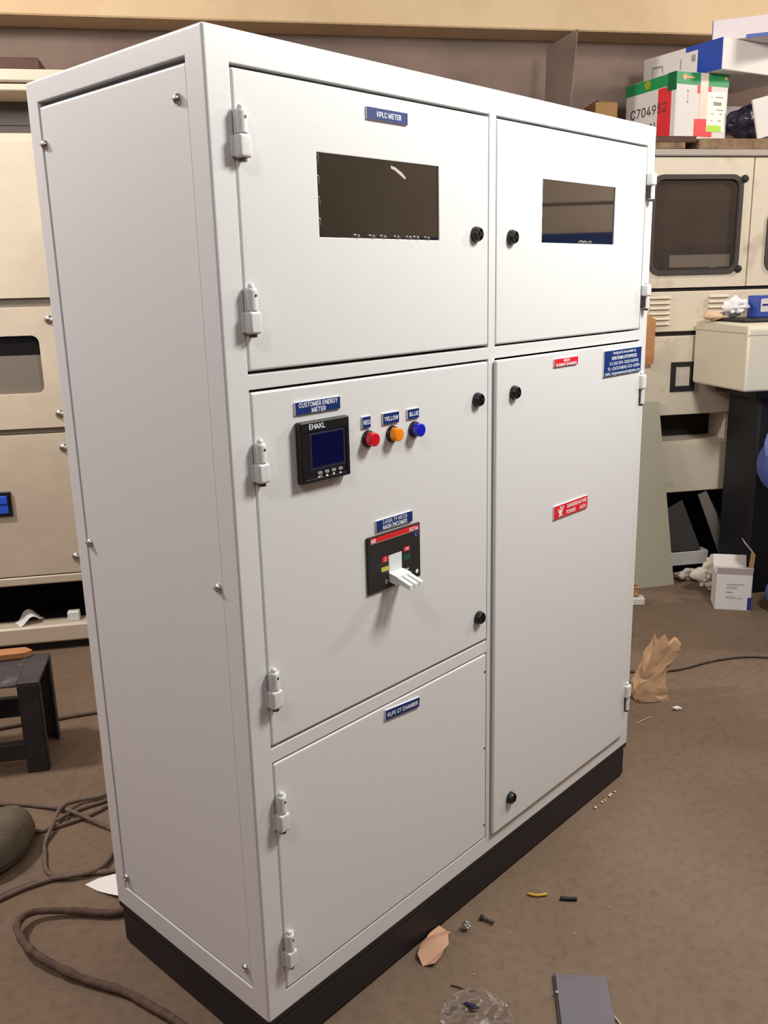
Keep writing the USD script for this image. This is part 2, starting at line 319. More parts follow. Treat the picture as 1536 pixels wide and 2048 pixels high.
# hinges
def hinge(x, z0, z1, flip=False, yo=0.0):
    zm = z0 + 0.48 * (z1 - z0); y = -0.0095 + yo
    if not flip:
        up = cat(cyl((x, y, zm + 0.0006), (x, y, z1 - 0.006), 0.0088, 20), lathe([(0.0088, 0), (0.0082, 0.0022), (0.006, 0.003)], (x, y, z1 - 0.006), (0, 0, 1), 20), cb(x - 0.002, x + 0.016, y + 0.004, yo - 0.0008, zm + 0.002, z1 - 0.008, 0.001), trimesh.creation.icosphere(2, 0.0055).apply_translation((x, y, z1 - 0.001)))
        lo = cat(tm(rounded_box(x - 0.0115, x + 0.0115, y - 0.0098, yo - 0.0005, z0, zm, 0.0045, 12)), cb(x - 0.016, x, y + 0.006, yo - 0.0005, z0 + 0.002, zm - 0.002, 0.001))
    else:
        up = cat(tm(rounded_box(x - 0.0115, x + 0.0115, y - 0.0098, yo - 0.0005, zm, z1 - 0.004, 0.0045, 12)), trimesh.creation.icosphere(2, 0.0055).apply_translation((x, y, z1 - 0.001)))
        lo = cyl((x + 0.002, y, z0), (x + 0.002, y, zm - 0.0006), 0.0085, 20)
    h = obj('hinge', cat(up, lo), paint, panel, smooth=40)
    obj('pin', cyl((x, y, z0 - 0.005), (x, y, z0 + 0.004), 0.006, 14), dark_steel, h)
    if not flip:
        zh = zm + 0.62 * (z1 - zm); dx, dy = 0.22, -0.975
        obj('pin_hole', cyl((x + dx * 0.0080, y + dy * 0.0080, zh), (x + dx * 0.0091, y + dy * 0.0091, zh), 0.0023, 12), black_flat, h)
    else:
        obj('gap', cb(x - 0.0090, x - 0.0070, y - 0.003, yo - 0.0005, z0 + 0.002, zm - 0.001, 0), gasket, h)
for z0, z1 in ((1.623, 1.693), (1.368, 1.440), (1.132, 1.200), (0.735, 0.805), (0.495, 0.568), (0.207, 0.280)): hinge(0.0525, z0, z1)
for z0, z1 in ((1.626, 1.694), (1.360, 1.424)): hinge(1.3435, z0, z1, True)
for z0, z1 in ((1.115, 1.196), (0.231, 0.313)): hinge(1.3375, z0, z1, True, -0.002)
# locks
def lock(x, z, y=YD):
    b = man(lathe([(0.0150, 0), (0.0150, 0.003), (0.0135, 0.0085), (0.0115, 0.012)], (x, y - 0.0002, z), (0, -1, 0), 28))
    b -= mbox(x + 0.000, x + 0.006, y - 0.0125, y - 0.0095, z - 0.02, z + 0.02).rotate([0, 0, 0])
    k = obj('lock', tm(b), black_pl, panel, smooth=40, label='black round cam lock')
    obj('key_slot', cat(cyl((x, y - 0.0095, z), (x, y - 0.0122, z), 0.0045, 16)), rubber, k, smooth=40)
lock(0.630, 1.528); lock(0.752, 1.525); lock(0.636, 1.202); lock(0.643, 0.721); lock(0.755, 1.205, YR); lock(0.760, 0.222, YR)
# engraved name plates
def plate(x0, x1, z0, z1, face, lines, y=YD, lh=None, label=None, tilt=0.0, extra=None):
    w, h = x1 - x0, z1 - z0; xc, zc = (x0 + x1) / 2, (z0 + z1) / 2
    def rot(m):
        if not tilt: return m
        m = m.copy(); v = m.vertices - [xc, 0, zc]; c, s_ = math.cos(math.radians(tilt)), math.sin(math.radians(tilt))
        m.vertices = np.c_[c * v[:, 0] - s_ * v[:, 2], v[:, 1], s_ * v[:, 0] + c * v[:, 2]] + [xc, 0, zc]; return m
    p = obj('name_plate', rot(cb(x0, x1, y - 0.003, y - 0.0002, z0, z1, 0.0002)), white_lam, panel, label=label)
    obj('face', rot(cb(x0 + 0.0006, x1 - 0.0006, y - 0.0036, y - 0.003, z0 + 0.0006, z1 - 0.0006, 0.0001)), face, p)
    ms = [rot(text(s, xc + dx, zc + dz, hh * 0.94, y - 0.0036, width=ww, bold=ww / len(s) > 0.0057)) for s, dx, dz, hh, ww in lines]
    if extra: ms += [rot(e) for e in extra]
    obj('lettering', cat(*ms), white_lam, p)
plate(0.326, 0.4295, 1.7065, 1.7265, blue_lam, [('KPLC METER', 0.003, -0.0040, 0.0085, 0.062)], label='blue plate reading KPLC METER')
plate(0.1355, 0.2395, 1.2305, 1.2520, blue_lam, [('CUSTOMER ENERGY', 0, 0.0010, 0.0080, 0.090), ('METER', 0, -0.0092, 0.0080, 0.033)], label='blue plate reading CUSTOMER ENERGY METER')
plate(0.293, 0.3145, 1.1875, 1.2085, blue_lam, [('RED', 0, -0.0038, 0.0080, 0.0175)], label='blue plate reading RED')
plate(0.3475, 0.3915, 1.1870, 1.2080, blue_lam, [('YELLOW', 0, -0.0040, 0.0080, 0.038)], label='blue plate reading YELLOW')
plate(0.416, 0.449, 1.1885, 1.2075, blue_lam, [('BLUE', 0.001, -0.0040, 0.0080, 0.026)], label='blue plate reading BLUE')
plate(0.322, 0.425, 0.9880, 1.0095, blue_lam, [('1600A TP MCCB', 0, 0.0010, 0.0080, 0.069), ('MAIN INCOMER', 0, -0.0092, 0.0080, 0.069)], label='blue plate reading 1600A TP MCCB MAIN INCOMER')
plate(0.3335, 0.4375, 0.5910, 0.6130, blue_lam, [('KLPC CT CHAMBER', 0, -0.0040, 0.0082, 0.092)], label='blue plate reading KLPC CT CHAMBER', tilt=-5.0)
plate(0.910, 1.0115, 1.2455, 1.2640, red_lam, [('MAIN', 0, 0.0010, 0.0065, 0.025), ('BUSBAR CHAMBER', 0, -0.0082, 0.0065, 0.088)], y=YR, label='red plate reading MAIN BUSBAR CHAMBER')
plate(1.1345, 1.3250, 1.2020, 1.2655, blue_lam, [('Designed & Assembled by', 0.006, 0.0215, 0.0070, 0.118), ('KING BOMA ENTERPRISES', 0.006, 0.0080, 0.0082, 0.130), ('P.O. BOX 3874-00200 NAIROBI', 0.006, -0.0050, 0.0082, 0.148),
      ('TEL: +254722 848896 / 0720-422984', 0.004, -0.0175, 0.0082, 0.165), ('EMAIL: kingbomaenterprises@yahoo.com', 0.0, -0.0290, 0.0075, 0.180)], y=YR, label='blue maker plate with five lines of white lettering')
man_ = [extr(Point(0, 0).buffer(0.0042).difference(Point(0, 0).buffer(0.0022)), 0.0004), extr(Polygon([(-0.006, -0.006), (0.007, -0.006), (0.008, -0.010), (0.004, -0.013), (0.010, -0.022), (0.006, -0.022), (0.001, -0.016), (-0.002, -0.022), (-0.007, -0.023), (-0.005, -0.014), (-0.010, -0.010)]), 0.0004),
        extr(Polygon([(0.004, -0.006), (0.012, 0.004), (0.014, 0.002), (0.008, -0.008)]), 0.0004), extr(Polygon([(-0.006, -0.005), (-0.012, -0.001), (-0.013, -0.004), (-0.006, -0.009)]), 0.0004)]
plate(0.9235, 1.0770, 0.8850, 0.9175, red_lam, [('DANGER/HATARI', 0.026, 0.0025, 0.0090, 0.090), ('POWER', -0.001, -0.0120, 0.0090, 0.042), ('415V', 0.054, -0.0120, 0.0090, 0.030)], y=YR, label='red danger plate with a white struck figure', extra=[on_front(e, YR - 0.0036, 0.952, 0.910) for e in man_])
# energy meter
mt = obj('energy_meter', tm(rounded_box(0.1335, 0.2485, YD - 0.0150, YD - 0.0002, 1.1135, 1.2185, 0.003, 12) - mbox(0.142, 0.240, -0.03, YD - 0.0138, 1.120, 1.201)), black_pl, panel, smooth=35, label='square black energy meter')
ym = YD - 0.0138
obj('display_surround', cb(0.153, 0.2365, ym - 0.0006, ym + 0.001, 1.1345, 1.1985, 0.0003), mat('meter_surround', (44, 42, 62), rough=0.3), mt)
obj('display', cb(0.159, 0.232, ym - 0.0014, ym - 0.0006, 1.1405, 1.1955, 0.0002), lcd_m, mt, label='dark blue display')
for k in range(4):
    obj('button', on_front(extr(rrect(0, 0.0105, 0, 0.0052, 0.0025), 0.0016), ym, 0.1690 + 0.0163 * k, 1.1262), grey_pl, mt)
arrow = [extr(Polygon([(0, 0), (0.004, 0.003), (0.004, 0.0015), (0.0055, 0.0015), (0.0055, -0.0015), (0.004, -0.0015), (0.004, -0.003)]), 0.0004)]
lets = [text('SET', 0.1745, 1.1195, 0.0042, ym)] + [on_front(arrow[0], ym, 0.1880, 1.1215)]
for k, sgn in ((2, -1), (3, 1)):
    lets.append(on_front(extr(Polygon([(-0.003, 0), (0.003, 0), (0.003, sgn * 0.001), (0, sgn * 0.0042), (-0.003, sgn * 0.001)]).buffer(0), 0.0004), ym, 0.1745 + 0.0163 * k, 1.1215 - sgn * 0.002))
E_ = text('EH', 0.1530, 1.2055, 0.0085, YD - 0.0150, center=False); A_ = on_front(extr(Polygon([(0, 0), (0.0035, 0.0085), (0.005, 0.0085), (0.0085, 0), (0.0065, 0), (0.0042, 0.006), (0.0020, 0)]), 0.0004), YD - 0.0150, 0.1668, 1.2055)
lets += [E_, A_, on_front(extr(sbox(0.002, 0.0012, 0.0066, 0.0026), 0.0004), YD - 0.0150, 0.1668, 1.2055), text('KL', 0.1762, 1.2055, 0.0085, YD - 0.0150, center=False)]
obj('lettering', cat(*lets), white_lam, mt, label='white EHAKL lettering and key legends')
# indicator lamps
for x, m_, nm in ((0.3085, lens_r, 'red'), (0.3735, lens_y, 'amber'), (0.4365, lens_b, 'blue')):
    z = 1.167; b = obj('indicator_lamp', lathe([(0.0158, 0), (0.0158, 0.003), (0.0148, 0.006), (0.0140, 0.0065)], (x, YD - 0.0002, z), (0, -1, 0), 28), black_pl, panel, smooth=40, label=f'{nm} round indicator lamp')
    obj('lens', lathe([(0.0128, 0.006), (0.0128, 0.017), (0.0120, 0.0192), (0.0105, 0.0200)], (x, YD, z), (0, -1, 0), 28), m_, b, smooth=30)
# moulded case breaker front
bx0, bx1, bz0, bz1 = 0.2945, 0.4455, 0.8705, 0.9825
br = obj('circuit_breaker', tm(rounded_box(bx0, bx1, YD - 0.0045, YD - 0.0002, bz0, bz1, 0.0018, 8) - mbox(0.352, 0.391, -0.02, YD - 0.0025, 0.880, 0.936)), black_flat, panel, smooth=35, label='black circuit breaker front with white toggle')
yb = YD - 0.0045
obj('stripe', cb(0.303, 0.441, yb - 0.0003, yb, 0.9690, 0.9790, 0), red_lam, br, label='red stripe')
obj('stripe', cb(0.303, 0.441, yb - 0.0003, yb, 0.9675, 0.9687, 0), grey_pl, br, label='silver line')
obj('lettering', cat(text('ABB', 0.3035, 0.9702, 0.0068, yb - 0.0003, center=False, width=0.0135), text('SACE Tmax', 0.4120, 0.9702, 0.0062, yb - 0.0003, center=False, width=0.027), text('I', 0.3425, 0.9270, 0.0070, yb - 0.0003), text('ON', 0.4045, 0.9345, 0.0050, yb - 0.0004), text('O', 0.3450, 0.8815, 0.0072, yb, bold=False), text('OFF', 0.4040, 0.8925, 0.0045, yb)), white_lam, br)
obj('position_mark', cb(0.334, 0.3505, yb - 0.0003, yb, 0.9250, 0.9360, 0), red_lam, br)
obj('position_mark', cb(0.3955, 0.4130, yb - 0.0003, yb, 0.9325, 0.9415, 0), red_lam, br)
obj('position_mark', cb(0.3955, 0.4140, yb - 0.0003, yb, 0.9150, 0.9250, 0), mat('dark_green_print', (26, 84, 60), rough=0.5), br)
obj('position_mark', cb(0.331, 0.3510, yb - 0.0003, yb, 0.9070, 0.9160, 0), mat('yellow_print', (206, 196, 60), rough=0.5), br)
obj('emblem', on_front(extr(Point(0, 0).buffer(0.0045), 0.0004), yb, 0.4335, 0.9600), mat('violet_print', (100, 98, 200), rough=0.5), br)
obj('emblem', on_front(extr(Point(0, 0).buffer(0.0030), 0.0004), yb, 0.4365, 0.9605), grey_pl, br)
e = Point(0, 0).buffer(0.0042)
obj('emblem', on_front(extr(e, 0.0004), yb, 0.4340, 0.8835), white_lam, br)
tg = cat(cb(0.3525, 0.3905, YD - 0.0042, YD - 0.0024, 0.8830, 0.9355, 0.0004), hull([(x, y, z) for x in (0.3525, 0.3935) for y, z in ((YD - 0.003, 0.9005), (YD - 0.003, 0.8820), (YD - 0.026, 0.8790), (YD - 0.026, 0.8960))]))
obj('toggle', cat(tg, *[hull([(x + dx, y, z) for dx in (0, 0.0095) for y, z in ((YD - 0.022, 0.8955), (YD - 0.022, 0.8845), (YD - 0.056, 0.8760), (YD - 0.056, 0.8850))]) for x in (0.3535, 0.3685, 0.3835)]), white_pl, br, smooth=30, label='white toggle handle with three prongs')

# ================================================================ cream switchboard behind, left
def swb(s0, s1, t0, t1, name, label, cat_): 
    o = thing(name, label, cat_, R((s0 + s1) / 2, t0, 0), -36); return o, (s0 + s1) / 2, t0
o, so, to = swb(-1.62, 0.30, 2.25, 2.90, 'switchboard', 'long cream metal switchboard with stacked doors behind the grey panel, at its left', 'switchboard')
def L(m): return xf(m, (-so, -to, 0))
def B(x0, x1, y0, y1, z0, z1, c=0.003): return L(cb(x0, x1, y0, y1, z0, z1, c))
obj('body', cat(B(-1.62, 0.30, 2.262, 2.90, 0.293, 1.997), B(-1.62, 0.30, 2.50, 2.90, 1.98, 2.15)), cream_cab, o)
obj('lid', cat(B(-1.64, 0.32, 2.235, 2.90, 2.163, 2.206, 0.006), B(-1.63, 0.31, 2.242, 2.90, 2.134, 2.158, 0.004)), cream_cab, o)
obj('recess', cat(B(-1.60, 0.28, 2.44, 2.51, 1.98, 2.14), B(-1.60, 0.28, 2.40, 2.44, 1.98, 2.045)), dark_steel, o)
obj('foot_rail', B(-1.62, 0.30, 2.235, 2.33, 0.036, 0.112, 0.008), cream_cab, o)
obj('lip', B(-1.62, 0.30, 2.238, 2.30, 0.290, 0.326, 0.005), cream_cab, o)
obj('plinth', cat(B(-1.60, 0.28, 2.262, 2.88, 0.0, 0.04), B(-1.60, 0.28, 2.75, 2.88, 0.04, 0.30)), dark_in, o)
obj('seam', cat(B(-1.60, 0.28, 2.255, 2.268, 1.386, 1.416, 0), B(-1.60, 0.28, 2.258, 2.268, 0.902, 0.924, 0)), mat('seam_gap_shade', (120, 110, 100), rough=0.7), o)  # shade of the gaps between the doors, painted as grey-brown strips
for a, b in ((-1.60, -0.556), (-0.546, 0.28)):
    for z0, z1, win in ((1.417, 1.966, None), (0.925, 1.385, (-1.18, -0.645, 1.06, 1.278)), (0.330, 0.901, None)):
        poly = sbox(a, z0, b, z1)
        if win and a < -1: poly = poly.difference(rrect(*win, 0.028))
        dd = obj('door', L(on_front(extr(poly, 0.016), 2.256)), cream_cab, o)
        if win and a < -1:
            obj('window_pane', B(-1.19, -0.64, 2.252, 2.2545, 1.055, 1.283, 0), pane_bg, dd)
            obj('inner_plate', cat(B(-1.185, -0.64, 2.2568, 2.2578, 1.055, 1.205, 0)), mat('inner_plate_grey', (170, 166, 158), rough=0.6), dd)
            obj('inner_plate', cat(B(-1.185, -0.64, 2.2562, 2.2578, 1.205, 1.283, 0)), dark_in, dd)
        if a < -1:
            zs = {1.417: (), 0.925: (1.335, 0.976), 0.330: (0.842, 0.394)}[z0]
            for z in zs:
                k = obj('knob', L(lathe([(0.017, 0), (0.017, 0.004), (0.011, 0.010), (0.004, 0.0115)], (-0.598, 2.240, z), (0, -1, 0), 20)), steel, dd, smooth=35)
sw = obj('switch', B(-0.92, -0.817, 2.228, 2.240, 0.583, 0.682, 0.002), black_pl, o, label='black switch with a blue rocker')
obj('rocker', cat(B(-0.90, -0.830, 2.220, 2.229, 0.634, 0.668, 0.003), B(-0.90, -0.830, 2.224, 2.229, 0.596, 0.632, 0.003)), switch_blue, sw)
# scraps lying on its foot rail
def sheet(pts, faces_n=1, thick=0.0008): return None
def bent(poly, f, thick=0.001, n=26):
    """a sheet of paper: polygon in xy, raised by f(x, y), given thickness"""
    x0, y0, x1, y1 = poly.bounds; tri = trimesh.creation.triangulate_polygon(poly.segmentize((x1 - x0) / n), engine='earcut') if False else None
    xs = np.linspace(x0, x1, n); ys = np.linspace(y0, y1, n); X, Y = np.meshgrid(xs, ys); P = np.c_[X.ravel(), Y.ravel()]
    import shapely
    keep = shapely.contains_xy(poly.buffer(1e-6), P[:, 0], P[:, 1]).reshape(n, n)
    # snap the outer grid nodes to the outline
    idx = -np.ones((n, n), int); V = []
    grow = keep.copy(); grow[1:] |= keep[:-1]; grow[:-1] |= keep[1:]; g2 = grow.copy(); g2[:, 1:] |= grow[:, :-1]; g2[:, :-1] |= grow[:, 1:]
    for i in range(n):
        for j in range(n):
            if g2[i, j]:
                p = np.array([X[i, j], Y[i, j]])
                if not keep[i, j]:
                    q = poly.exterior.interpolate(poly.exterior.project(Point(p))); p = np.array([q.x, q.y])
                idx[i, j] = len(V); V.append(p)
    V = np.array(V); F = []
    for i in range(n - 1):
        for j in range(n - 1):
            a, b, c, d = idx[i, j], idx[i, j + 1], idx[i + 1, j + 1], idx[i + 1, j]
            if min(a, b, c, d) >= 0 and (keep[i, j] or keep[i, j + 1] or keep[i + 1, j] or keep[i + 1, j + 1]): F += [[a, b, c], [a, c, d]]
    z = np.array([f(p[0], p[1]) for p in V]); top = np.c_[V, z + thick]; bot = np.c_[V, z]; k = len(V); F = np.array(F)
    E = {}
    for tri_ in F:
        for u_, v_ in ((0, 1), (1, 2), (2, 0)): E[(tri_[u_], tri_[v_])] = 1
    S = []
    for (a, b) in E:
        if (b, a) not in E: S += [[a, a + k, b + k], [a, b + k, b]]
    m = trimesh.Trimesh(np.vstack([top, bot]), np.vstack([F, F[:, ::-1] + k, np.array(S)]), process=False); return m
def place_room(m, s, t, z, rz=0.0): return xf(m, R(s, t, z), rz - 36)
pp = bent(Polygon([(0, 0), (0.075, -0.005), (0.105, 0.05), (0.03, 0.09), (-0.01, 0.05)]), lambda x, y: 0.02 + 0.035 * math.sin(x * 30) ** 2 + 0.10 * max(0, y) * (1 - 6 * abs(x - 0.05)) , 0.001)
tag(obj('paper_scrap', ground(place_room(xf(pp, (0, 0, 0), 20), -0.850, 2.245, 0), 0.1125), paper_w), 'curled white paper scrap on the foot rail of the cream switchboard', 'paper')
tag(obj('white_block', room(cb(-0.665, -0.618, 2.262, 2.30, 0.1125, 0.152, 0.003)), white_pl), 'small white block on the foot rail beside the grey panel', 'block')
tag(obj('wooden_board', room(cb(-1.5, -0.535, 2.25, 2.55, 2.2065, 2.246, 0.004)), dark_timber), 'dark brown board lying on top of the cream switchboard', 'board')

# ================================================================ cream cabinets behind, right
o, so, to = swb(1.20, 3.20, 2.45, 3.05, 'control_cabinet', 'stained cream metal cabinet with rounded windows behind the grey panel, at its right', 'cabinet')
obj('body', cat(B(1.20, 2.052, 2.462, 3.05, 0.42, 1.95), B(2.398, 3.20, 2.462, 3.05, 0.42, 1.95), B(2.04, 2.41, 2.462, 3.05, 0.80, 1.95), B(2.04, 2.41, 2.462, 3.05, 0.42, 0.675), B(1.20, 3.20, 2.95, 3.05, 0.05, 0.45)), cream_dirty, o)
obj('top_plate', B(1.18, 3.22, 2.435, 3.06, 1.948, 1.976, 0.004), mat('grey_top', (170, 160, 150), rough=0.5), o)
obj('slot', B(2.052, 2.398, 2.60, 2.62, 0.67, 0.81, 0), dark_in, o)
obj('foot_rail', B(1.20, 2.345, 2.435, 2.50, 0.052, 0.122, 0.004), white_card, o, label='white rail along the open base')
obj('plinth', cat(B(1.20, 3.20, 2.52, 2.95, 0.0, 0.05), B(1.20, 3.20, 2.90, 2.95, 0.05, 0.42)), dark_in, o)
obj('seam', cat(B(1.21, 3.19, 2.458, 2.464, 1.372, 1.387, 0), B(1.21, 3.19, 2.458, 2.464, 1.172, 1.188, 0)), dark_in, o)
for a, b, wn in ((1.25, 1.852, None), (1.858, 2.442, (1.955, 2.392, 1.447, 1.868)), (2.449, 3.05, (2.533, 2.98, 1.447, 1.72))):
    poly = sbox(a, 1.386, b, 1.944)
    if wn: poly = poly.difference(rrect(*wn, 0.05))
    dd = obj('door', L(on_front(extr(poly, 0.014), 2.4605)), cream_dirty, o)
    if wn:
        outer, inner = rrect(wn[0] - 0.004, wn[1] + 0.004, wn[2] - 0.004, wn[3] + 0.004, 0.054), rrect(wn[0] + 0.016, wn[1] - 0.016, wn[2] + 0.016, wn[3] - 0.016, 0.04)
        obj('gasket', L(on_front(extr(outer.difference(inner), 0.020), 2.458)), gasket, dd, smooth=30)
        obj('window_pane', L(on_front(extr(rrect(wn[0] + 0.01, wn[1] - 0.01, wn[2] + 0.01, wn[3] - 0.01, 0.045), 0.003), 2.452)), pane_bg, dd)
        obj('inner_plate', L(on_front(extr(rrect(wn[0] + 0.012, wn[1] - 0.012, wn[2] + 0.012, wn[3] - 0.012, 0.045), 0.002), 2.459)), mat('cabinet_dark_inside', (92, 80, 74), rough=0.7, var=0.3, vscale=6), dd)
        if a < 2: obj('inner_plate', cat(B(2.06, 2.36, 2.4555, 2.4568, 1.475, 1.53, 0), B(2.26, 2.29, 2.4545, 2.4556, 1.47, 1.53, 0)), mat('inside_rail', (150, 140, 130), rough=0.6), dd)
        else: obj('inner_plate', B(2.556, 2.75, 2.4555, 2.4568, 1.49, 1.58, 0), red_print, dd)
        if a < 2:
            for x, z in ((2.400, 1.853), (2.397, 1.464)):
                obj('knob', L(lathe([(0.017, 0), (0.017, 0.006), (0.013, 0.016), (0.010, 0.018)], (x, 2.4465, z), (0, -1, 0), 20)), rubber, dd, smooth=35)
lt = obj('louvre_panel', B(1.25, 3.05, 2.4465, 2.4605, 1.190, 1.370, 0.003), cream_dirty, o)
for s0 in (1.962, 2.255):
    for k in range(6):
        z = 1.222 + 0.0235 * k; a = np.linspace(0, math.pi / 2, 6)
        prof = [(2.4466 - 0.0125 * math.sin(q), z + 0.011 * math.cos(q)) for q in a]
        obj('louvre', L(hull([(x, y, zz) for (y, zz) in prof + [(2.4466, z)] for x in (s0 + 0.006, s0 + 0.106)])), cream_dirty, lt, smooth=50)
lp = obj('lower_panel', B(1.25, 3.05, 2.4465, 2.4605, 0.802, 1.170, 0.003), cream_dirty, o)
obj('socket_frame', L(on_front(extr(sbox(2.092, 0.915, 2.212, 1.050).difference(sbox(2.115, 0.938, 2.190, 1.030)), 0.008), 2.4465)), rubber, lp)
obj('label_patch', B(2.116, 2.186, 2.4445, 2.4462, 0.940, 1.028, 0), paper_d, lp)
obj('bottom_panel', B(1.25, 3.05, 2.4465, 2.4605, 0.425, 0.668, 0.003), cream_dirty, o)
# planks, cartons and bags on its top
for k, (a, b, c, d, z0, z1, m_) in enumerate(((1.70, 2.10, 2.44, 2.62, 1.9765, 2.004, timber), (1.75, 2.16, 2.455, 2.72, 2.0045, 2.032, dark_timber), (2.17, 2.95, 2.445, 2.60, 1.9765, 2.022, timber))):
    tag(obj('plank', room(cb(a, b, c, d, z0, z1, 0.003)), m_), ['pale plank flat on the cream cabinet under a dark plank', 'dark plank right under the white carton with red stripes', 'pale plank at the right end under the blue bag'][k], 'plank')
PH = 13.0
ct = thing('carton', 'white carton with green top band and red stripes on the cream cabinet', 'carton', R(2.085, 2.52, 2.0325), -36 + PH)
RW, LW, CH = 0.300, 0.340, 0.276
obj('box', cb(0, RW, 0, LW, 0, CH, 0.003), white_card, ct)
e = 0.0006
obj('band', cat(cb(-e, RW + e, -e, LW + e, CH - 0.052, CH - 0.002, 0)), green_print, ct, label='green printed band')
obj('stripe', cb(-2 * e, 0.001, 0.030, 0.115, 0.006, CH - 0.055, 0), red_print, ct, label='red stripe')
obj('stripe', cb(0.110, 0.215, -2 * e, 0.001, 0.012, 0.085, 0), red_print, ct, label='red stripe')
for a, b in ((0.120, 0.135), (0.180, 0.200)): obj('stripe', cb(a, b, -2 * e, 0.001, CH - 0.085, CH - 0.053, 0), red_print, ct)
obj('tape', cb(0.135, 0.180, -3 * e, 0.001, 0.086, CH - 0.0005, 0), tape_m, ct)
obj('label', cb(0.180, 0.285, -3 * e, 0.001, 0.035, 0.200, 0), mat('label_paper', (246, 246, 226), rough=0.6), ct)
obj('label_stripe', cb(0.182, 0.268, -4 * e, 0.001, 0.036, 0.062, 0), lime_print, ct)
lb = [cb(0.215, 0.262, -4 * e, 0, 0.145, 0.160, 0)] + [cb(x, x + w_, -4 * e, 0, z, z + 0.004, 0) for x, w_, z in ((0.225, 0.045, 0.178), (0.235, 0.04, 0.125), (0.205, 0.012, 0.108), (0.255, 0.015, 0.108), (0.205, 0.010, 0.080), (0.245, 0.022, 0.080), (0.20, 0.006, 0.178))]
for q in lb: obj('print', q, grey_ink, ct)
obj('symbol', cat(on_front(extr(Polygon([(0, 0.018), (0.012, 0.018), (0.006, 0.008)]), e), -e, 0.060, 0.185), cb(0.0655, 0.0665, -2 * e, 0, 0.165, 0.195, 0), on_front(extr(Polygon([(0, 0), (0.012, 0), (0.006, 0.012)]), e), -e, 0.060, 0.150)), grey_ink, ct)
def on_left(m): v = m.vertices.copy(); r_ = m.copy(); r_.vertices = np.c_[v[:, 1], -v[:, 0], v[:, 2]]; return r_   # faces -x
hw = cat(*[text(s, x, z, h, -2.2 * e, bold=False, center=False) for s, x, z, h in (('C704952', -0.300, 0.120, 0.040), ('4 7ON', -0.290, 0.045, 0.040))])
obj('handwriting', on_left(hw), ink, ct)
for q in (on_front(extr(Point(0, 0).buffer(0.012), e), -e, 0.045, CH - 0.022), cb(0.058, 0.100, -2 * e, 0, CH - 0.026, CH - 0.018, 0), on_front(extr(Point(0, 0).buffer(0.008), e), -e, 0.282, CH - 0.016)): obj('logo', q, mat('orange_print', (236, 150, 100), rough=0.5), ct)
obj('sticker', on_left(on_front(extr(Point(0, 0).buffer(0.02), e), -e, -0.190, CH - 0.024)), mat('olive_print', (150, 150, 40), rough=0.5), ct)
obj('tape', cat(cb(-3 * e, 0.001, -0.0005, 0.055, CH - 0.075, CH, 0)), mat('green_tape', (22, 100, 60), rough=0.3), ct)
ft = thing('flat_carton', 'flat white and blue carton on top of the striped white carton', 'carton', R(2.272, 2.48, 2.3095), -36 + 19)
FW_, FL_, FH = 0.50, 0.46, 0.128
obj('box', cb(0, FW_, 0, FL_, 0, FH, 0.003), white_card, ft)
for q in (cb(-e, 0.001, 0.0, 0.135, 0.001, FH, 0), cb(-e, 0.001, 0.135, 0.205, FH - 0.022, FH, 0)): obj('stripe', q, blue_card, ft, label='blue printed end')
for q in (sbox(-0.170, 0.062, -0.148, 0.090), sbox(-0.235, 0.040, -0.229, 0.085), Polygon([(-0.405, 0.02), (-0.40, 0.02), (-0.398, 0.075), (-0.345, 0.072), (-0.340, 0.045), (-0.336, 0.045), (-0.338, 0.080), (-0.402, 0.085)])):
    obj('mark', on_left(on_front(extr(q, e), -0.5 * e)), grey_ink, ft)
ub = thing('top_carton', 'pale carton with blue end, topmost of the stack at upper right', 'carton', R(2.268, 2.565, 2.4380), -36 - 32)
obj('box', cb(0.0, 0.42, 0, 0.30, 0, 0.085, 0.003), mat('pink_white_card', (228, 214, 216), rough=0.6), ub)
for q in (cb(-0.002, 0.0005, 0.0, 0.30, 0.012, 0.084, 0), cb(0.14, 0.421, -0.0012, 0.0005, 0.0, 0.014, 0)): obj('stripe', q, violet_card, ub, label='blue end')
def blob(seed, size, amp=0.03, freq=9, sub=4):
    b = trimesh.creation.icosphere(sub, 0.5); b.apply_scale(size); return crumple(b, amp, freq, seed)
tag(obj('plastic_bag', ground(xf(blob(3, (0.34, 0.20, 0.16), 0.035, 12), R(2.58, 2.70, 0), -36), 2.0225), mat('navy_film', (24, 26, 56), rough=0.3, rgb2=(60, 58, 72), vscale=8)), 'crumpled navy plastic bag beside the striped white carton', 'bag')
tag(obj('foam_sheet', xf(cb(0, 0.30, 0, 0.02, 0, 0.13, 0.002), R(2.42, 2.86, 2.10), -36, rx=0), mat('grey_foam', (150, 142, 146), rough=0.8)), 'grey packing board behind the navy plastic bag', 'board')
tag(obj('white_sheet', xf(cb(0, 0.10, 0, 0.012, 0, 0.17, 0.002), R(2.500, 2.52, 2.030), -36, ry=-14), white_card), 'tilted white card at the right end of the cabinet top', 'card')
tag(obj('metal_sheet', room(hull([(s + ds, t, z) for ds in (0, 0.004) for s, t, z in ((1.670, 2.650, 2.495), (1.651, 2.965, 2.495), (1.640, 2.965, 1.9765), (1.628, 2.650, 1.9765))])), sheet_trans), 'upright dull brown sheet standing on edge on the cabinet top', 'sheet')
tag(obj('small_carton', room(cb(1.815, 1.925, 2.76, 2.89, 1.9765, 2.222, 0.003)), card), 'small brown cardboard box between upright sheet and striped carton', 'carton')
tag(obj('small_carton', room(cb(1.900, 1.985, 2.92, 3.03, 1.9765, 2.262, 0.003)), mat('dull_cardboard', (140, 108, 84), rough=0.85)), 'dull brown cardboard box just behind the striped white carton', 'carton')

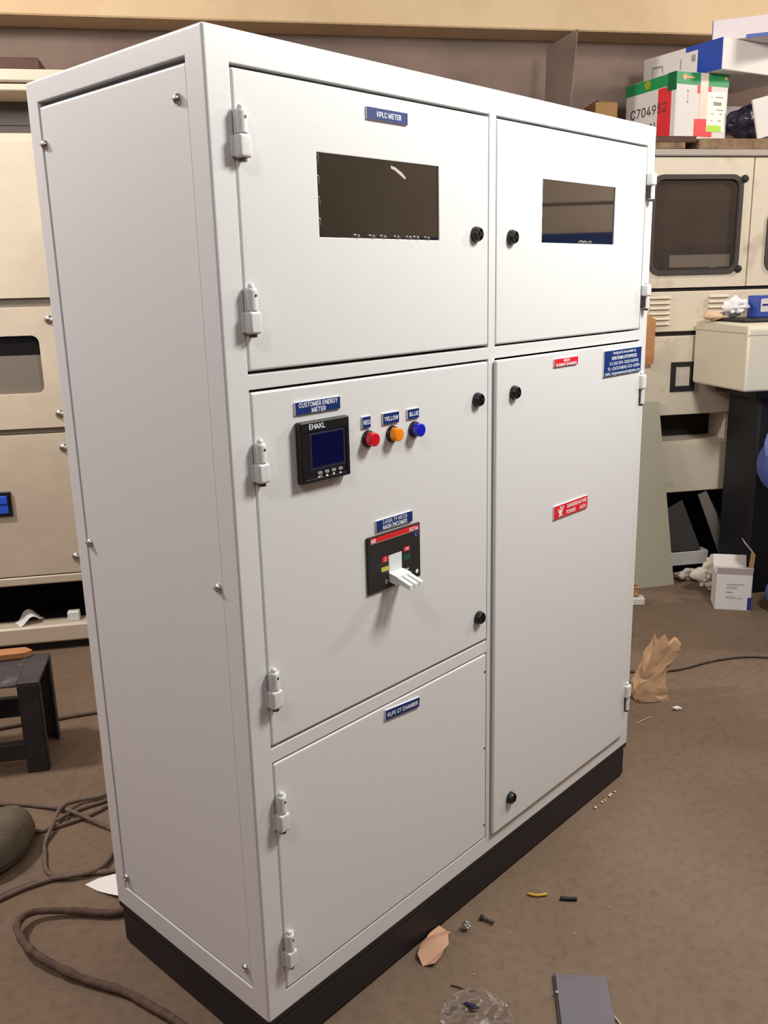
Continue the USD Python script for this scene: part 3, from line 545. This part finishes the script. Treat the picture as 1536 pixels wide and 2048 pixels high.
# ================================================================ machine at the right edge
mc = thing('machine', 'grey and cream metal machine head on a dark pedestal at the right edge', 'machine', R(2.19, 2.0, 0), -36)
hd = rounded_box(0, 0.80, 0, 0.425, 0.955, 1.238, 0.012, 10) ^ m3.Manifold.batch_hull([m3.Manifold.cylinder(0.8, 0.035, 0.035, 24).rotate([0, 90, 0]).translate([0, y, 1.203]) for y in (0.035, 0.39)] + [mbox(0, 0.80, 0, 0.425, 0.955, 1.0)])
obj('head', tm(hd), mat('machine_cream', (214, 206, 186), rough=0.45, var=0.05, vscale=4), mc, smooth=35)
obj('seam', cat(cb(-0.0006, 0.001, 0.015, 0.41, 1.197, 1.200, 0), cb(0.0, 0.80, -0.0006, 0.001, 1.190, 1.193, 0)), grey_ink, mc)
obj('pedestal', cat(cb(0.160, 0.74, 0.12, 0.37, 0.0, 0.955, 0.01), cb(0.10, 0.76, 0.06, 0.39, 0.915, 0.955, 0.006)), navy_m, mc)
tag(obj('tray', room(cb(2.235, 2.66, 2.10, 2.36, 1.2385, 1.250, 0.004)), rubber), 'black tray on top of the machine head', 'tray')
bb = thing('blue_box', 'blue and white printed box standing on the black tray', 'box', R(2.395, 2.26, 1.2505), -36 + 8)
obj('box', cb(0, 0.16, 0, 0.07, 0, 0.095, 0.003), violet_card, bb)
obj('label', on_front(extr(rrect(0.014, 0.064, 0.024, 0.082, 0.005), 0.0008), 0.0), white_card, bb)
obj('print', cat(cb(0.022, 0.056, -0.0012, 0, 0.050, 0.058, 0), cb(0.074, 0.077, -0.0008, 0.001, 0.002, 0.093, 0)), mat('navy_print', (36, 38, 110), rough=0.4), bb)
tag(obj('crumpled_paper', ground(xf(blob(11, (0.12, 0.09, 0.10), 0.03, 18), R(2.318, 2.32, 0), -36), 1.2505), paper_w), 'crumpled white paper on the machine beside the blue box', 'paper')
tag(obj('card_scrap', ground(xf(blob(12, (0.10, 0.08, 0.05), 0.02, 14), R(2.20, 2.30, 0), -36), 1.2385), mat('tan_card', (214, 182, 148), rough=0.8)), 'small tan scrap on the left corner of the machine head', 'scrap')

# leaning things by the right cabinet
def slab(p0, p1, h, lean, th=0.004, top=None):
    """a sheet standing on the line p0-p1 (s,t at the floor), leaning back by lean in t"""
    (a, b), (c, d) = p0, p1
    return room(hull([(s, t + q, z) for q in (0, th) for s, t, z in ((a, b, 0), (c, d, 0), (a - 0.07, b + lean, h), (c - 0.07, d + lean, h))]))
tag(obj('metal_sheet', slab((1.55, 2.300), (2.105, 2.325), 0.872, 0.11), lean_m), 'sage grey metal panel leaning on the cream cabinet right behind the panel', 'panel')
tag(obj('batten', room(hull([(s, t, z) for t in (2.410, 2.430) for s, z in ((1.925, 1.05), (1.985, 1.05), (1.985, 1.25), (1.945, 1.27), (1.925, 1.25))])), orange_timber), 'short orange-brown wooden batten against the louvred cream panel', 'batten')
tag(obj('leaning_sheet', room(hull([(s, t + q, z) for q in (0, 0.004) for s, t, z in ((2.05, 2.432, 0.13), (2.30, 2.432, 0.13), (2.19, 2.444, 0.385), (2.10, 2.444, 0.34), (2.02, 2.444, 0.25))])), sheet_dark), 'dark sheet metal offcut in the open cabinet base', 'sheet')
tag(obj('metal_bar', room(hull([(s, t + q, z) for q in (0, 0.006) for s, t, z in ((2.262, 2.424, 0.41), (2.305, 2.424, 0.425), (2.435, 2.415, 0.185), (2.44, 2.40, 0.115), (2.385, 2.40, 0.10))])), mat('bar_grey', (120, 112, 106), rough=0.6)), 'grey flat metal bar leaning diagonally by the dark pedestal', 'bar')
tag(obj('crumpled_paper', ground(xf(blob(21, (0.16, 0.08, 0.07), 0.04, 18), R(2.20, 2.36, 0), -36)), paper_d), 'crumpled paper on the floor under the white cabinet rail', 'paper')
tag(obj('crumpled_paper', ground(xf(blob(22, (0.15, 0.12, 0.16), 0.06, 16), R(2.22, 2.18, 0), -36)), paper_d), 'crumpled packing paper on the floor left of the small white carton', 'paper')
oc = thing('open_carton', 'small open white carton with raised flaps on the floor near the machine', 'carton', (2.868, 0.362, 0), -60)
cw, cd, chh = 0.152, 0.12, 0.165
obj('box', cat(cb(0, cw, 0, 0.003, 0, chh, 0), cb(0, cw, cd - 0.003, cd, 0, chh, 0), cb(0, 0.003, 0, cd, 0, chh, 0), cb(cw - 0.003, cw, 0, cd, 0, chh, 0), cb(0, cw, 0, cd, 0, 0.003, 0)), white_card, oc)
obj('flap', hull([(x, y, z) for x in (0.002, cw - 0.002) for y, z in ((0.0, chh), (0.002, chh), (-0.020, chh + 0.036), (-0.018, chh + 0.037))]), white_card, oc)
obj('flap', hull([(x, y, z) for x in (0.002, cw - 0.01) for y, z in ((cd - 0.002, chh), (cd, chh), (cd + 0.02, chh + 0.05), (cd + 0.022, chh + 0.05))]), white_card, oc)
obj('flap', hull([(x, y, z) for x, z in ((cw - 0.002, chh), (cw, chh), (cw + 0.004, chh + 0.085), (cw + 0.006, chh + 0.085)) for y in (0.02, cd - 0.01)]), card, oc, label='brown inside of the raised flap')
obj('flap', hull([(x, y, z) for x, z in ((cw + 0.004, chh + 0.086), (cw + 0.006, chh + 0.086), (cw - 0.040, chh + 0.140), (cw - 0.042, chh + 0.139)) for y in (0.02, cd - 0.02)]), white_card, oc)
for w_, z, h in ((0.075, 0.118, 0.004), (0.05, 0.108, 0.003), (0.045, 0.100, 0.003), (0.028, 0.080, 0.006), (0.04, 0.062, 0.003), (0.07, 0.054, 0.003)):
    obj('print', cb(0.045, 0.045 + w_, -0.0006, 0, z, z + h, 0), grey_ink, oc)
obj('label', cb(cw - 0.016, cw + 0.0006, -0.0008, 0.06, 0.004, 0.062, 0), mat('deep_blue_print', (40, 48, 128), rough=0.5), oc)

# ================================================================ small things on the floor, right of the panel
def boxgrid(sx, sy, sz, n=10):
    b = trimesh.creation.box((sx, sy, sz))
    for _ in range(4): b = b.subdivide()
    return b
def crumpled_bag(seed):
    r_ = np.random.default_rng(seed); NA, NH = 16, 11; V, F = [], []
    for k in range(NH):
        h = k / (NH - 1); wx = 0.056 * (1 - 0.10 * h) * (1 + 0.10 * math.sin(h * 9 + 1)); wy = 0.044 * (1 - 0.62 * h ** 1.2); cx = 0.038 * h ** 1.8 - 0.014 * math.sin(h * 5.5)
        for a in np.linspace(0, 2 * math.pi, NA, endpoint=False):
            c, s_ = math.cos(a), math.sin(a); q = (abs(c) ** 3.5 + abs(s_) ** 3.5) ** (-1 / 3.5); q *= 1 + (r_.uniform(-0.17, 0.15) if 0 < k else r_.uniform(-0.04, 0.04))
            z = 0.215 * h + (r_.uniform(-0.009, 0.009) if 0 < k < NH - 1 else (r_.uniform(-0.012, 0.014) - 0.012 * c if k else 0)); V.append((cx + wx * c * q, wy * s_ * q, z))
    for k in range(NH - 1):
        for i in range(NA):
            a, b, c, d = k * NA + i, k * NA + (i + 1) % NA, (k + 1) * NA + (i + 1) % NA, (k + 1) * NA + i
            F += [[a, b, c], [a, c, d]] if (i + k) % 2 else [[a, b, d], [b, c, d]]
    V.append((0, 0, 0)); V.append((0.030, 0, 0.165)); n0, n1 = len(V) - 2, len(V) - 1
    for i in range(NA): F += [[n0, (i + 1) % NA, i], [n1, (NH - 1) * NA + i, (NH - 1) * NA + (i + 1) % NA]]
    m = trimesh.Trimesh(np.array(V), np.array(F), process=False).subdivide(); m.vertices = m.vertices + 0.0022 * (2 * np.stack([meshkit.noise(m.vertices * 90, q) for q in (1, 2, 3)], 1) - 1); return m
tag(obj('paper_bag', ground(xf(crumpled_bag(5), (1.892, 0.178, 0), -40)), kraft, smooth=22), 'crumpled brown paper bag standing on the floor right of the panel', 'paper bag')
tag(obj('floor_cable', tube(spline([(1.55, 0.62, 0.008), (1.85, 0.52, 0.008), (2.036, 0.327, 0.008), (2.142, 0.213, 0.008), (2.309, 0.140, 0.008), (2.422, 0.069, 0.008), (2.485, -0.014, 0.008), (2.50, -0.12, 0.008), (2.48, -0.4, 0.008)]), 0.0075, lump=0.1), cable_m, smooth=True), 'dusty cable on the floor running behind the brown paper bag', 'cable')
ck = trimesh.creation.icosphere(3, 0.5); ck.apply_scale((0.030, 0.014, 0.014)); ck = crumple(ck, 0.004, 120, 3)
tag(obj('paper_chip', ground(xf(ck, (1.857, 0.063, 0), -60)), paper_w, smooth=False), 'small white chip on the floor in front of the paper bag', 'chip')
tag(obj('straw', tube(np.array([(1.684, 0.123, 0.002), (1.72, 0.114, 0.003), (1.761, 0.104, 0.002)]), 0.0016, 6), mat('pale_straw', (190, 168, 130), rough=0.8)), 'thin pale straw on the floor between the panel and paper bag', 'straw')
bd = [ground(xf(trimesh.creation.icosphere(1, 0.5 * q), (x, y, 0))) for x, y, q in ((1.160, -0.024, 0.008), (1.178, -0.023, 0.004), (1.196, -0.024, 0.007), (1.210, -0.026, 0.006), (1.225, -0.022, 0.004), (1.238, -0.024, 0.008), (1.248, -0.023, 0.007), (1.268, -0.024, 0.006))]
tag(obj('metal_swarf', cat(*bd), mat('swarf_glint_paint', (250, 232, 206), rough=0.25)), 'line of tiny metal bits with painted glints along the black plinth', 'swarf', kind='stuff')  # pale nonmetal colour paints in the glints of the swarf
tag(obj('wire_offcut', tube(spline([(0.732, -0.086, 0.005), (0.742, -0.105, 0.004), (0.760, -0.121, 0.005)]), 0.0036, 8), yellow_m, smooth=True), 'short yellow wire offcut on the floor', 'wire')
tag(obj('wire_offcut', tube(spline([(0.768, -0.153, 0.005), (0.780, -0.170, 0.005), (0.792, -0.184, 0.005)]), 0.0046, 8), rubber, smooth=True), 'short black wire offcut on the floor right of the yellow one', 'wire')
bt = thing('bolt', 'dull steel bolt lying on the floor near the black plinth', 'bolt', (0.592, -0.068, 0.0068), 97)
obj('shank', cyl((-0.016, 0, 0), (0.012, 0, 0), 0.0038, 12), dark_steel, bt); obj('head', cyl((0.012, 0, 0), (0.018, 0, 0), 0.0068, 6), dark_steel, bt)
tag(obj('foil_scrap', ground(xf(blob(41, (0.024, 0.018, 0.016), 0.010, 120, 3), (0.540, -0.046, 0))), steel), 'tiny crumpled silver foil scrap between bolt and brown paper', 'foil')
tp = Polygon([(0.0, 0.0), (0.012, -0.024), (0.035, -0.026), (0.062, -0.020), (0.075, -0.022), (0.098, -0.006), (0.112, -0.004), (0.122, 0.012), (0.118, 0.030), (0.080, 0.032), (0.040, 0.030), (0.014, 0.022)])
tpm = bent(tp, lambda x, y: 0.004 + 0.012 * math.sin(x * 24) ** 2 + 0.010 * abs(math.sin(y * 60 + x * 20)), 0.0012)
tag(obj('torn_paper', ground(xf(tpm, (0.388, -0.044, 0), 8)), mat('tan_paper', (196, 152, 124), rough=0.8)), 'torn tan paper scrap on the floor beside the black plinth', 'paper')
tag(obj('splinter', tube(np.array([(0.386, -0.125, 0.002), (0.391, -0.139, 0.003), (0.395, -0.153, 0.002)]), 0.0016, 6), dark_timber), 'thin dark splinter on the floor below the tan paper', 'splinter')
pf = bent(Polygon([(0, 0), (0.03, 0.05), (0.09, 0.06), (0.14, 0.03), (0.15, -0.05), (0.10, -0.10), (0.03, -0.08)]), lambda x, y: 0.003 + 0.016 * meshkit.noise(np.array([x * 28, y * 28, 0.3]), 5) + 0.006 * meshkit.noise(np.array([x * 75, y * 75, 0.3]), 9), 0.0004, 44)
tag(obj('plastic_wrap', ground(xf(pf, (0.292, -0.168, 0), -30), 0.001), film_m, smooth=50), 'crumpled clear plastic wrap on the floor in front of the panel', 'plastic wrap')
tag(obj('cable_clip', ground(xf(blob(44, (0.012, 0.036, 0.012), 0.003, 100, 3), (0.362, -0.196, 0), 20), 0.006), mat('dark_blue_plastic', (40, 34, 64), rough=0.4)), 'small dark plug on the clear plastic wrap', 'plug')
gp = thing('steel_plate', 'grey steel plate lying on the floor at the bottom edge', 'plate', (0.547, -0.278, 0), -52.6)
obj('plate', cb(0.0, 0.106, -0.20, 0.0, 0.010, 0.013, 0.0006), sheet_grey, gp)
obj('plate', cb(-0.004, 0.100, -0.19, 0.006, 0.0, 0.008, 0.0006), mat('plate_edge', (84, 76, 76), rough=0.6), gp)
obj('screw', lathe([(0.0045, 0), (0.004, 0.002), (0.002, 0.003)], (-0.001, -0.048, 0.010), (0, 0, 1), 14), steel, gp)
tag(obj('stick', tube(np.array([(0.543, -0.402, 0.003), (0.535, -0.425, 0.003), (0.522, -0.452, 0.003)]), 0.002, 6), mat('pale_stick', (206, 180, 150), rough=0.7)), 'thin pale stick on the floor beside the grey plate', 'stick')
wf = thing('tan_block', 'small white and tan block on the floor at the panel right edge', 'block', (2.700, 0.672, 0), -50)
obj('base', cb(-0.05, 0.055, -0.025, 0.025, 0, 0.038, 0.006), white_card, wf); obj('tan_piece', crumple(xf(boxgrid(0.05, 0.03, 0.06), (0.0, 0, 0.068)), 0.01, 60, 3), card, wf)

# ================================================================ left floor
st = thing('step_stool', 'black scuffed metal step stool behind the grey panel at the left', 'stool', R(-0.82, 1.36, 0), -36)
def S(s0, s1, t0, t1, z0, z1, c=0.002): return cb(s0 + 0.82, s1 + 0.82, t0 - 1.36, t1 - 1.36, z0, z1, c)
SA, SB, TA, TB, SH = -1.05, -0.593, 1.243, 1.470, 0.300
obj('top', S(SA + 0.062, SB - 0.064, TA, TB, SH - 0.012, SH - 0.003), stool_top, st, label='dusty scuffed middle of the top')
for a, b in ((SB - 0.064, SB), (SA, SA + 0.064)):
    obj('top_rail', S(a, b, TA, TB, SH - 0.010, SH, 0.0015), stool_rail, st)
    obj('leg', S(a, b, TA, TA + 0.006, 0, SH - 0.010), stool_m, st); obj('leg', S(a, b, TB - 0.006, TB, 0, SH - 0.010), stool_m, st)
    for t0 in (TA, TB - 0.03): obj('leg_flange', S(b - 0.005 if b == SB else a, b if b == SB else a + 0.005, t0, t0 + 0.03, 0, SH - 0.010), stool_m, st)
obj('cross_bar', S(SA + 0.06, SB - 0.062, TA + 0.004, TA + 0.034, 0.045, 0.098), stool_m, st); obj('cross_bar', S(SA + 0.06, SB - 0.062, TB - 0.034, TB - 0.008, 0.10, 0.165), stool_m, st)
tag(obj('wood_strip', room(hull([(s, t, z) for z in (0.3005, 0.318) for s, t in ((-1.04, 1.425), (-0.665, 1.440), (-0.645, 1.462), (-0.672, 1.492), (-1.04, 1.492))])), orange_timber), 'orange-brown wooden strip on the back edge of the black step stool', 'strip')
tag(obj('floor_cable', tube(spline([(-0.30, 1.95, 0.008), (0.10, 1.80, 0.008), (0.30, 1.72, 0.008), (0.428, 1.650, 0.008), (0.548, 1.587, 0.008), (0.70, 1.50, 0.008), (0.85, 1.3, 0.008)]), 0.008, lump=0.1), cable_m, smooth=True), 'dusty cable on the floor running out from behind the step stool', 'cable')
zc = 0.006
tag(obj('floor_cable', tube(spline([(-0.25, 1.62, zc), (0.060, 1.281, zc), (0.132, 1.181, zc), (0.163, 1.110, 0.012), (0.177, 1.038, 0.018), (0.207, 0.931, zc), (0.24, 0.80, zc), (0.3, 0.7, zc)]), 0.0062, lump=0.08), cable_m, smooth=True), 'thin dusty cable crossing the coil, leaving the frame above the grey casing', 'cable')
tag(obj('floor_cable', tube(spline([(0.049, 1.076, 0.014), (0.075, 1.063, zc), (0.110, 1.051, zc), (0.175, 1.033, zc), (0.215, 1.03, zc), (0.260, 1.034, zc), (0.34, 1.05, zc)]), 0.0060, lump=0.08), cable_m, smooth=True), 'cable coming out of the round grey casing on the floor', 'cable')
tag(obj('floor_cable', tube(spline([(0.40, 1.09, 0.010), (0.288, 1.084, 0.010), (0.218, 1.112, 0.012), (0.157, 1.099, 0.024), (0.097, 1.041, 0.016), (0.055, 1.000, zc), (0.035, 0.961, zc), (0.006, 0.900, zc), (0.003, 0.862, zc), (0.02, 0.835, zc)]), 0.0060, lump=0.08), cable_m, smooth=True), 'cable curving in a loop on the floor left of the grey panel', 'cable')
tag(obj('floor_cable', tube(spline([(0.40, 1.045, zc), (0.275, 1.060, zc), (0.215, 1.076, zc), (0.165, 1.075, 0.010), (0.120, 1.052, 0.022)]), 0.0055, lump=0.08), cable_m, smooth=True), 'short cable run beside the loop on the floor behind the panel', 'cable')
tag(obj('floor_cable', tube(spline([(0.30, 0.66, zc), (0.117, 0.757, zc), (0.043, 0.820, zc), (-0.033, 0.855, zc), (-0.127, 0.871, zc), (-0.35, 0.87, zc)]), 0.0066, lump=0.1), cable_m, smooth=True), 'cable running along the floor just above the white paper', 'cable')
tag(obj('floor_cable', tube(spline([(0.24, 0.90, zc), (0.165, 0.835, zc), (0.120, 0.797, 0.010), (0.08, 0.786, 0.012), (0.030, 0.812, 0.012), (-0.035, 0.866, zc), (-0.127, 0.885, zc), (-0.36, 0.895, zc)]), 0.0058, lump=0.08), cable_m, smooth=True), 'cable end curling back under the panel above the white paper', 'cable')
tag(obj('thick_cable', tube(spline([(0.30, 0.590, 0.010), (0.14, 0.578, 0.010), (0.036, 0.602, 0.012), (-0.032, 0.683, 0.014), (-0.102, 0.742, 0.022), (-0.150, 0.722, 0.030), (-0.168, 0.661, 0.032), (-0.165, 0.592, 0.026), (-0.131, 0.480, 0.014), (-0.087, 0.374, 0.010), (-0.070, 0.288, 0.010), (-0.060, 0.232, 0.010), (-0.05, 0.12, 0.010)], 12), 0.0088, 10, lump=0.22), mat('frayed_cable', (104, 80, 70), rough=0.9, var=0.35, vscale=60, bump=0.6, bscale=250), smooth=True), 'thick frayed cable bending on the floor at the lower left', 'cable')
lm = trimesh.creation.icosphere(4, 0.5); v = lm.vertices.copy(); v[:, 2] = np.where(v[:, 2] < -0.22, -0.22 + 0.25 * (v[:, 2] + 0.22), v[:, 2]); lm.vertices = v; lm.apply_scale((0.25, 0.15, 0.15))
gl = thing('grey_casing', 'dusty rounded grey casing on the floor at the left edge', 'casing', (-0.048, 1.045, 0), 35)
obj('shell', ground(lm), felt_m, gl, smooth=True); obj('rim', ground(xf(trimesh.creation.torus(0.5, 0.02, 40, 8).apply_scale((0.248, 0.149, 0.25)), (0, 0, 0)), 0.030), mat('casing_rim', (88, 78, 70), rough=0.8), gl, smooth=True)
pw = bent(Polygon([(0, 0), (0.035, -0.004), (0.073, -0.022), (0.12, -0.07), (0.09, -0.17), (0.026, -0.112), (0.008, -0.05)]), lambda x, y: 0.001 + 0.9 * max(0, -y - 0.01) ** 2 + 0.02 * x, 0.0008)
tag(obj('paper_sheet', xf(pw, (0.042, 0.768, 0)), paper_w), 'curled white paper sheet sticking out from behind the panel plinth', 'paper')
chips = []
for _ in range(170):
    x, y = rng.uniform(-0.5, 3.0), rng.uniform(-1.0, 1.8)
    if (-0.02 < x < W + 0.02 and -0.02 < y < D + 0.02) or 0.588 * x + 0.809 * y > 2.1 or (abs(x + 0.06) < 0.16 and abs(y - 1.1) < 0.16): continue
    q = rng.uniform(0.001, 0.0028); c = trimesh.creation.icosphere(0, q); c.apply_scale((1, rng.uniform(0.5, 1), 0.6)); chips.append(ground(xf(c, (x, y, 0), rng.uniform(0, 180))))
tag(obj('floor_grit', cat(*chips), mat('pale_grit', (190, 176, 160), rough=0.8)), 'tiny pale specks of grit scattered over the brown floor', 'grit', kind='stuff')

# ================================================================ the person at the right edge, bending over
RTX = np.array([0.6779, -0.7348, 0]); RTX /= np.linalg.norm(RTX); DEP = np.array([0.7348, 0.6779, 0]); DEP /= np.linalg.norm(DEP)
PB = np.array([2.905, 0.075, 0.0])
def Q(r, d, z): return PB + r * RTX + d * DEP + np.array([0, 0, z])
def limbs(bones, ref=0.018, it=14):
    M = m3.Manifold.batch_boolean([m3.Manifold.batch_hull([m3.Manifold.sphere(ra, 20).translate(list(a)), m3.Manifold.sphere(rb, 20).translate(list(b))]) for a, ra, b, rb in bones], m3.OpType.Add)
    t = tm(M.refine_to_length(ref)); t.merge_vertices(); trimesh.smoothing.filter_taubin(t, iterations=it); return t
person = thing('person', 'person in light blue top and blue trousers bending at the right edge', 'person', (0, 0, 0))
hipc = (0.02, 0.0, 0.70)
def P_(r, d, z): return Q(r, d, z)
neck, head_c = P_(0.56, 0, 0.92), P_(0.72, 0, 0.88)
body = [(P_(0.04, 0, 0.70), 0.135, P_(0.24, 0, 0.80), 0.125), (P_(0.24, 0, 0.80), 0.125, P_(0.44, 0, 0.90), 0.135), (P_(0.46, -0.14, 0.90), 0.07, P_(0.46, 0.14, 0.90), 0.07), (P_(0.48, 0, 0.91), 0.08, neck, 0.055), (neck, 0.055, P_(0.66, 0, 0.90), 0.055),
        (P_(0.69, 0, 0.905), 0.085, P_(0.745, 0, 0.865), 0.082), (P_(0.745, 0, 0.865), 0.07, P_(0.79, 0, 0.80), 0.045), (P_(0.79, 0, 0.872), 0.012, P_(0.825, 0, 0.845), 0.016), (P_(0.72, 0.083, 0.87), 0.022, P_(0.72, 0.088, 0.88), 0.018), (P_(0.72, -0.083, 0.87), 0.022, P_(0.72, -0.088, 0.88), 0.018)]
for sg in (-1, 1):
    el, wr = P_(0.52, sg * 0.22, 0.66), P_(0.66, sg * 0.16, 0.47)
    body += [(P_(0.46, sg * 0.17, 0.89), 0.058, el, 0.045), (el, 0.043, wr, 0.030), (P_(0.06, sg * 0.09, 0.68), 0.10, P_(0.24, sg * 0.13, 0.43), 0.068), (P_(0.24, sg * 0.13, 0.43), 0.062, P_(0.045, sg * 0.11, 0.10), 0.045), (P_(0.03, sg * 0.11, 0.07), 0.042, P_(0.17, sg * 0.12, 0.045), 0.038)]
    palm = wr + 0.045 * RTX - [0, 0, 0.05]; body.append((wr, 0.028, palm, 0.030))
    for k in range(4):
        off = (k - 1.5) * 0.019 * DEP; L_ = (0.062, 0.072, 0.068, 0.052)[k]; a = palm + off + 0.012 * RTX - [0, 0, 0.015]; b = a + 0.5 * L_ * RTX - [0, 0, 0.5 * L_]; c = b - [0, 0, 0.5 * L_]
        body += [(a, 0.010, b, 0.009), (b, 0.009, c, 0.008)]
    a = palm - sg * 0.028 * DEP; b = a - sg * 0.02 * DEP + 0.03 * RTX - [0, 0, 0.02]; body += [(palm, 0.014, a, 0.011), (a, 0.011, b, 0.009)]
bm = limbs(body, 0.014, 8)
bp_ = obj('body', bm, skin_m, person, smooth=True)
jk = [(P_(-0.005, 0, 0.755), 0.128, P_(0.24, 0, 0.82), 0.150), (P_(0.02, 0.09, 0.745), 0.118, P_(0.24, 0.07, 0.81), 0.12), (P_(0.02, -0.09, 0.745), 0.118, P_(0.24, -0.07, 0.81), 0.12), (P_(0.24, 0, 0.81), 0.150, P_(0.45, 0, 0.905), 0.152), (P_(0.46, -0.16, 0.90), 0.082, P_(0.46, 0.16, 0.90), 0.082), (P_(0.48, 0, 0.91), 0.09, P_(0.55, 0, 0.92), 0.066)]
for sg in (-1, 1):
    jk += [(P_(0.46, sg * 0.18, 0.89), 0.070, P_(0.52, sg * 0.22, 0.66), 0.058), (P_(0.52, sg * 0.22, 0.66), 0.056, P_(0.63, sg * 0.175, 0.52), 0.046)]
obj('shirt', limbs(jk, 0.016, 8), jacket_m, person, smooth=True)
tr = [(P_(0.015, 0, 0.665), 0.150, P_(0.10, 0, 0.70), 0.140)]
for sg in (-1, 1):
    tr += [(P_(0.010, sg * 0.085, 0.665), 0.135, P_(0.25, sg * 0.13, 0.44), 0.088), (P_(0.25, sg * 0.13, 0.44), 0.085, P_(0.045, sg * 0.11, 0.09), 0.080)]
obj('trousers', limbs(tr, 0.016, 8), trouser_m, person, smooth=True)
for sg in (-1, 1):
    bo = limbs([(P_(0.03, sg * 0.11, 0.055), 0.055, P_(0.19, sg * 0.12, 0.045), 0.045), (P_(0.03, sg * 0.11, 0.06), 0.055, P_(0.045, sg * 0.11, 0.12), 0.052)], 0.014, 6)
    v = bo.vertices.copy(); v[:, 2] = np.maximum(v[:, 2], 0.001); bo.vertices = v
    obj('boot', bo, boot_m, person, smooth=True)
obj('hair', limbs([(P_(0.68, 0, 0.925), 0.080, P_(0.725, 0, 0.905), 0.083), (P_(0.66, 0, 0.90), 0.07, P_(0.69, 0, 0.93), 0.07)], 0.012, 5), hair_m, person, smooth=True)
for sg in (-1, 1):
    ey = obj('eye', trimesh.creation.icosphere(2, 0.012).apply_translation(P_(0.797, sg * 0.032, 0.882)), paper_w, person, smooth=True)
    obj('iris', trimesh.creation.icosphere(2, 0.006).apply_translation(P_(0.806, sg * 0.032, 0.878)), hair_m, ey, smooth=True)
obj('mouth', trimesh.creation.icosphere(2, 0.5).apply_scale((0.014, 0.04, 0.010)).apply_transform(trimesh.transformations.rotation_matrix(math.radians(-47), [0, 0, 1])).apply_translation(P_(0.812, 0, 0.812)), mat('lip', (96, 52, 44), rough=0.5), person, smooth=True)
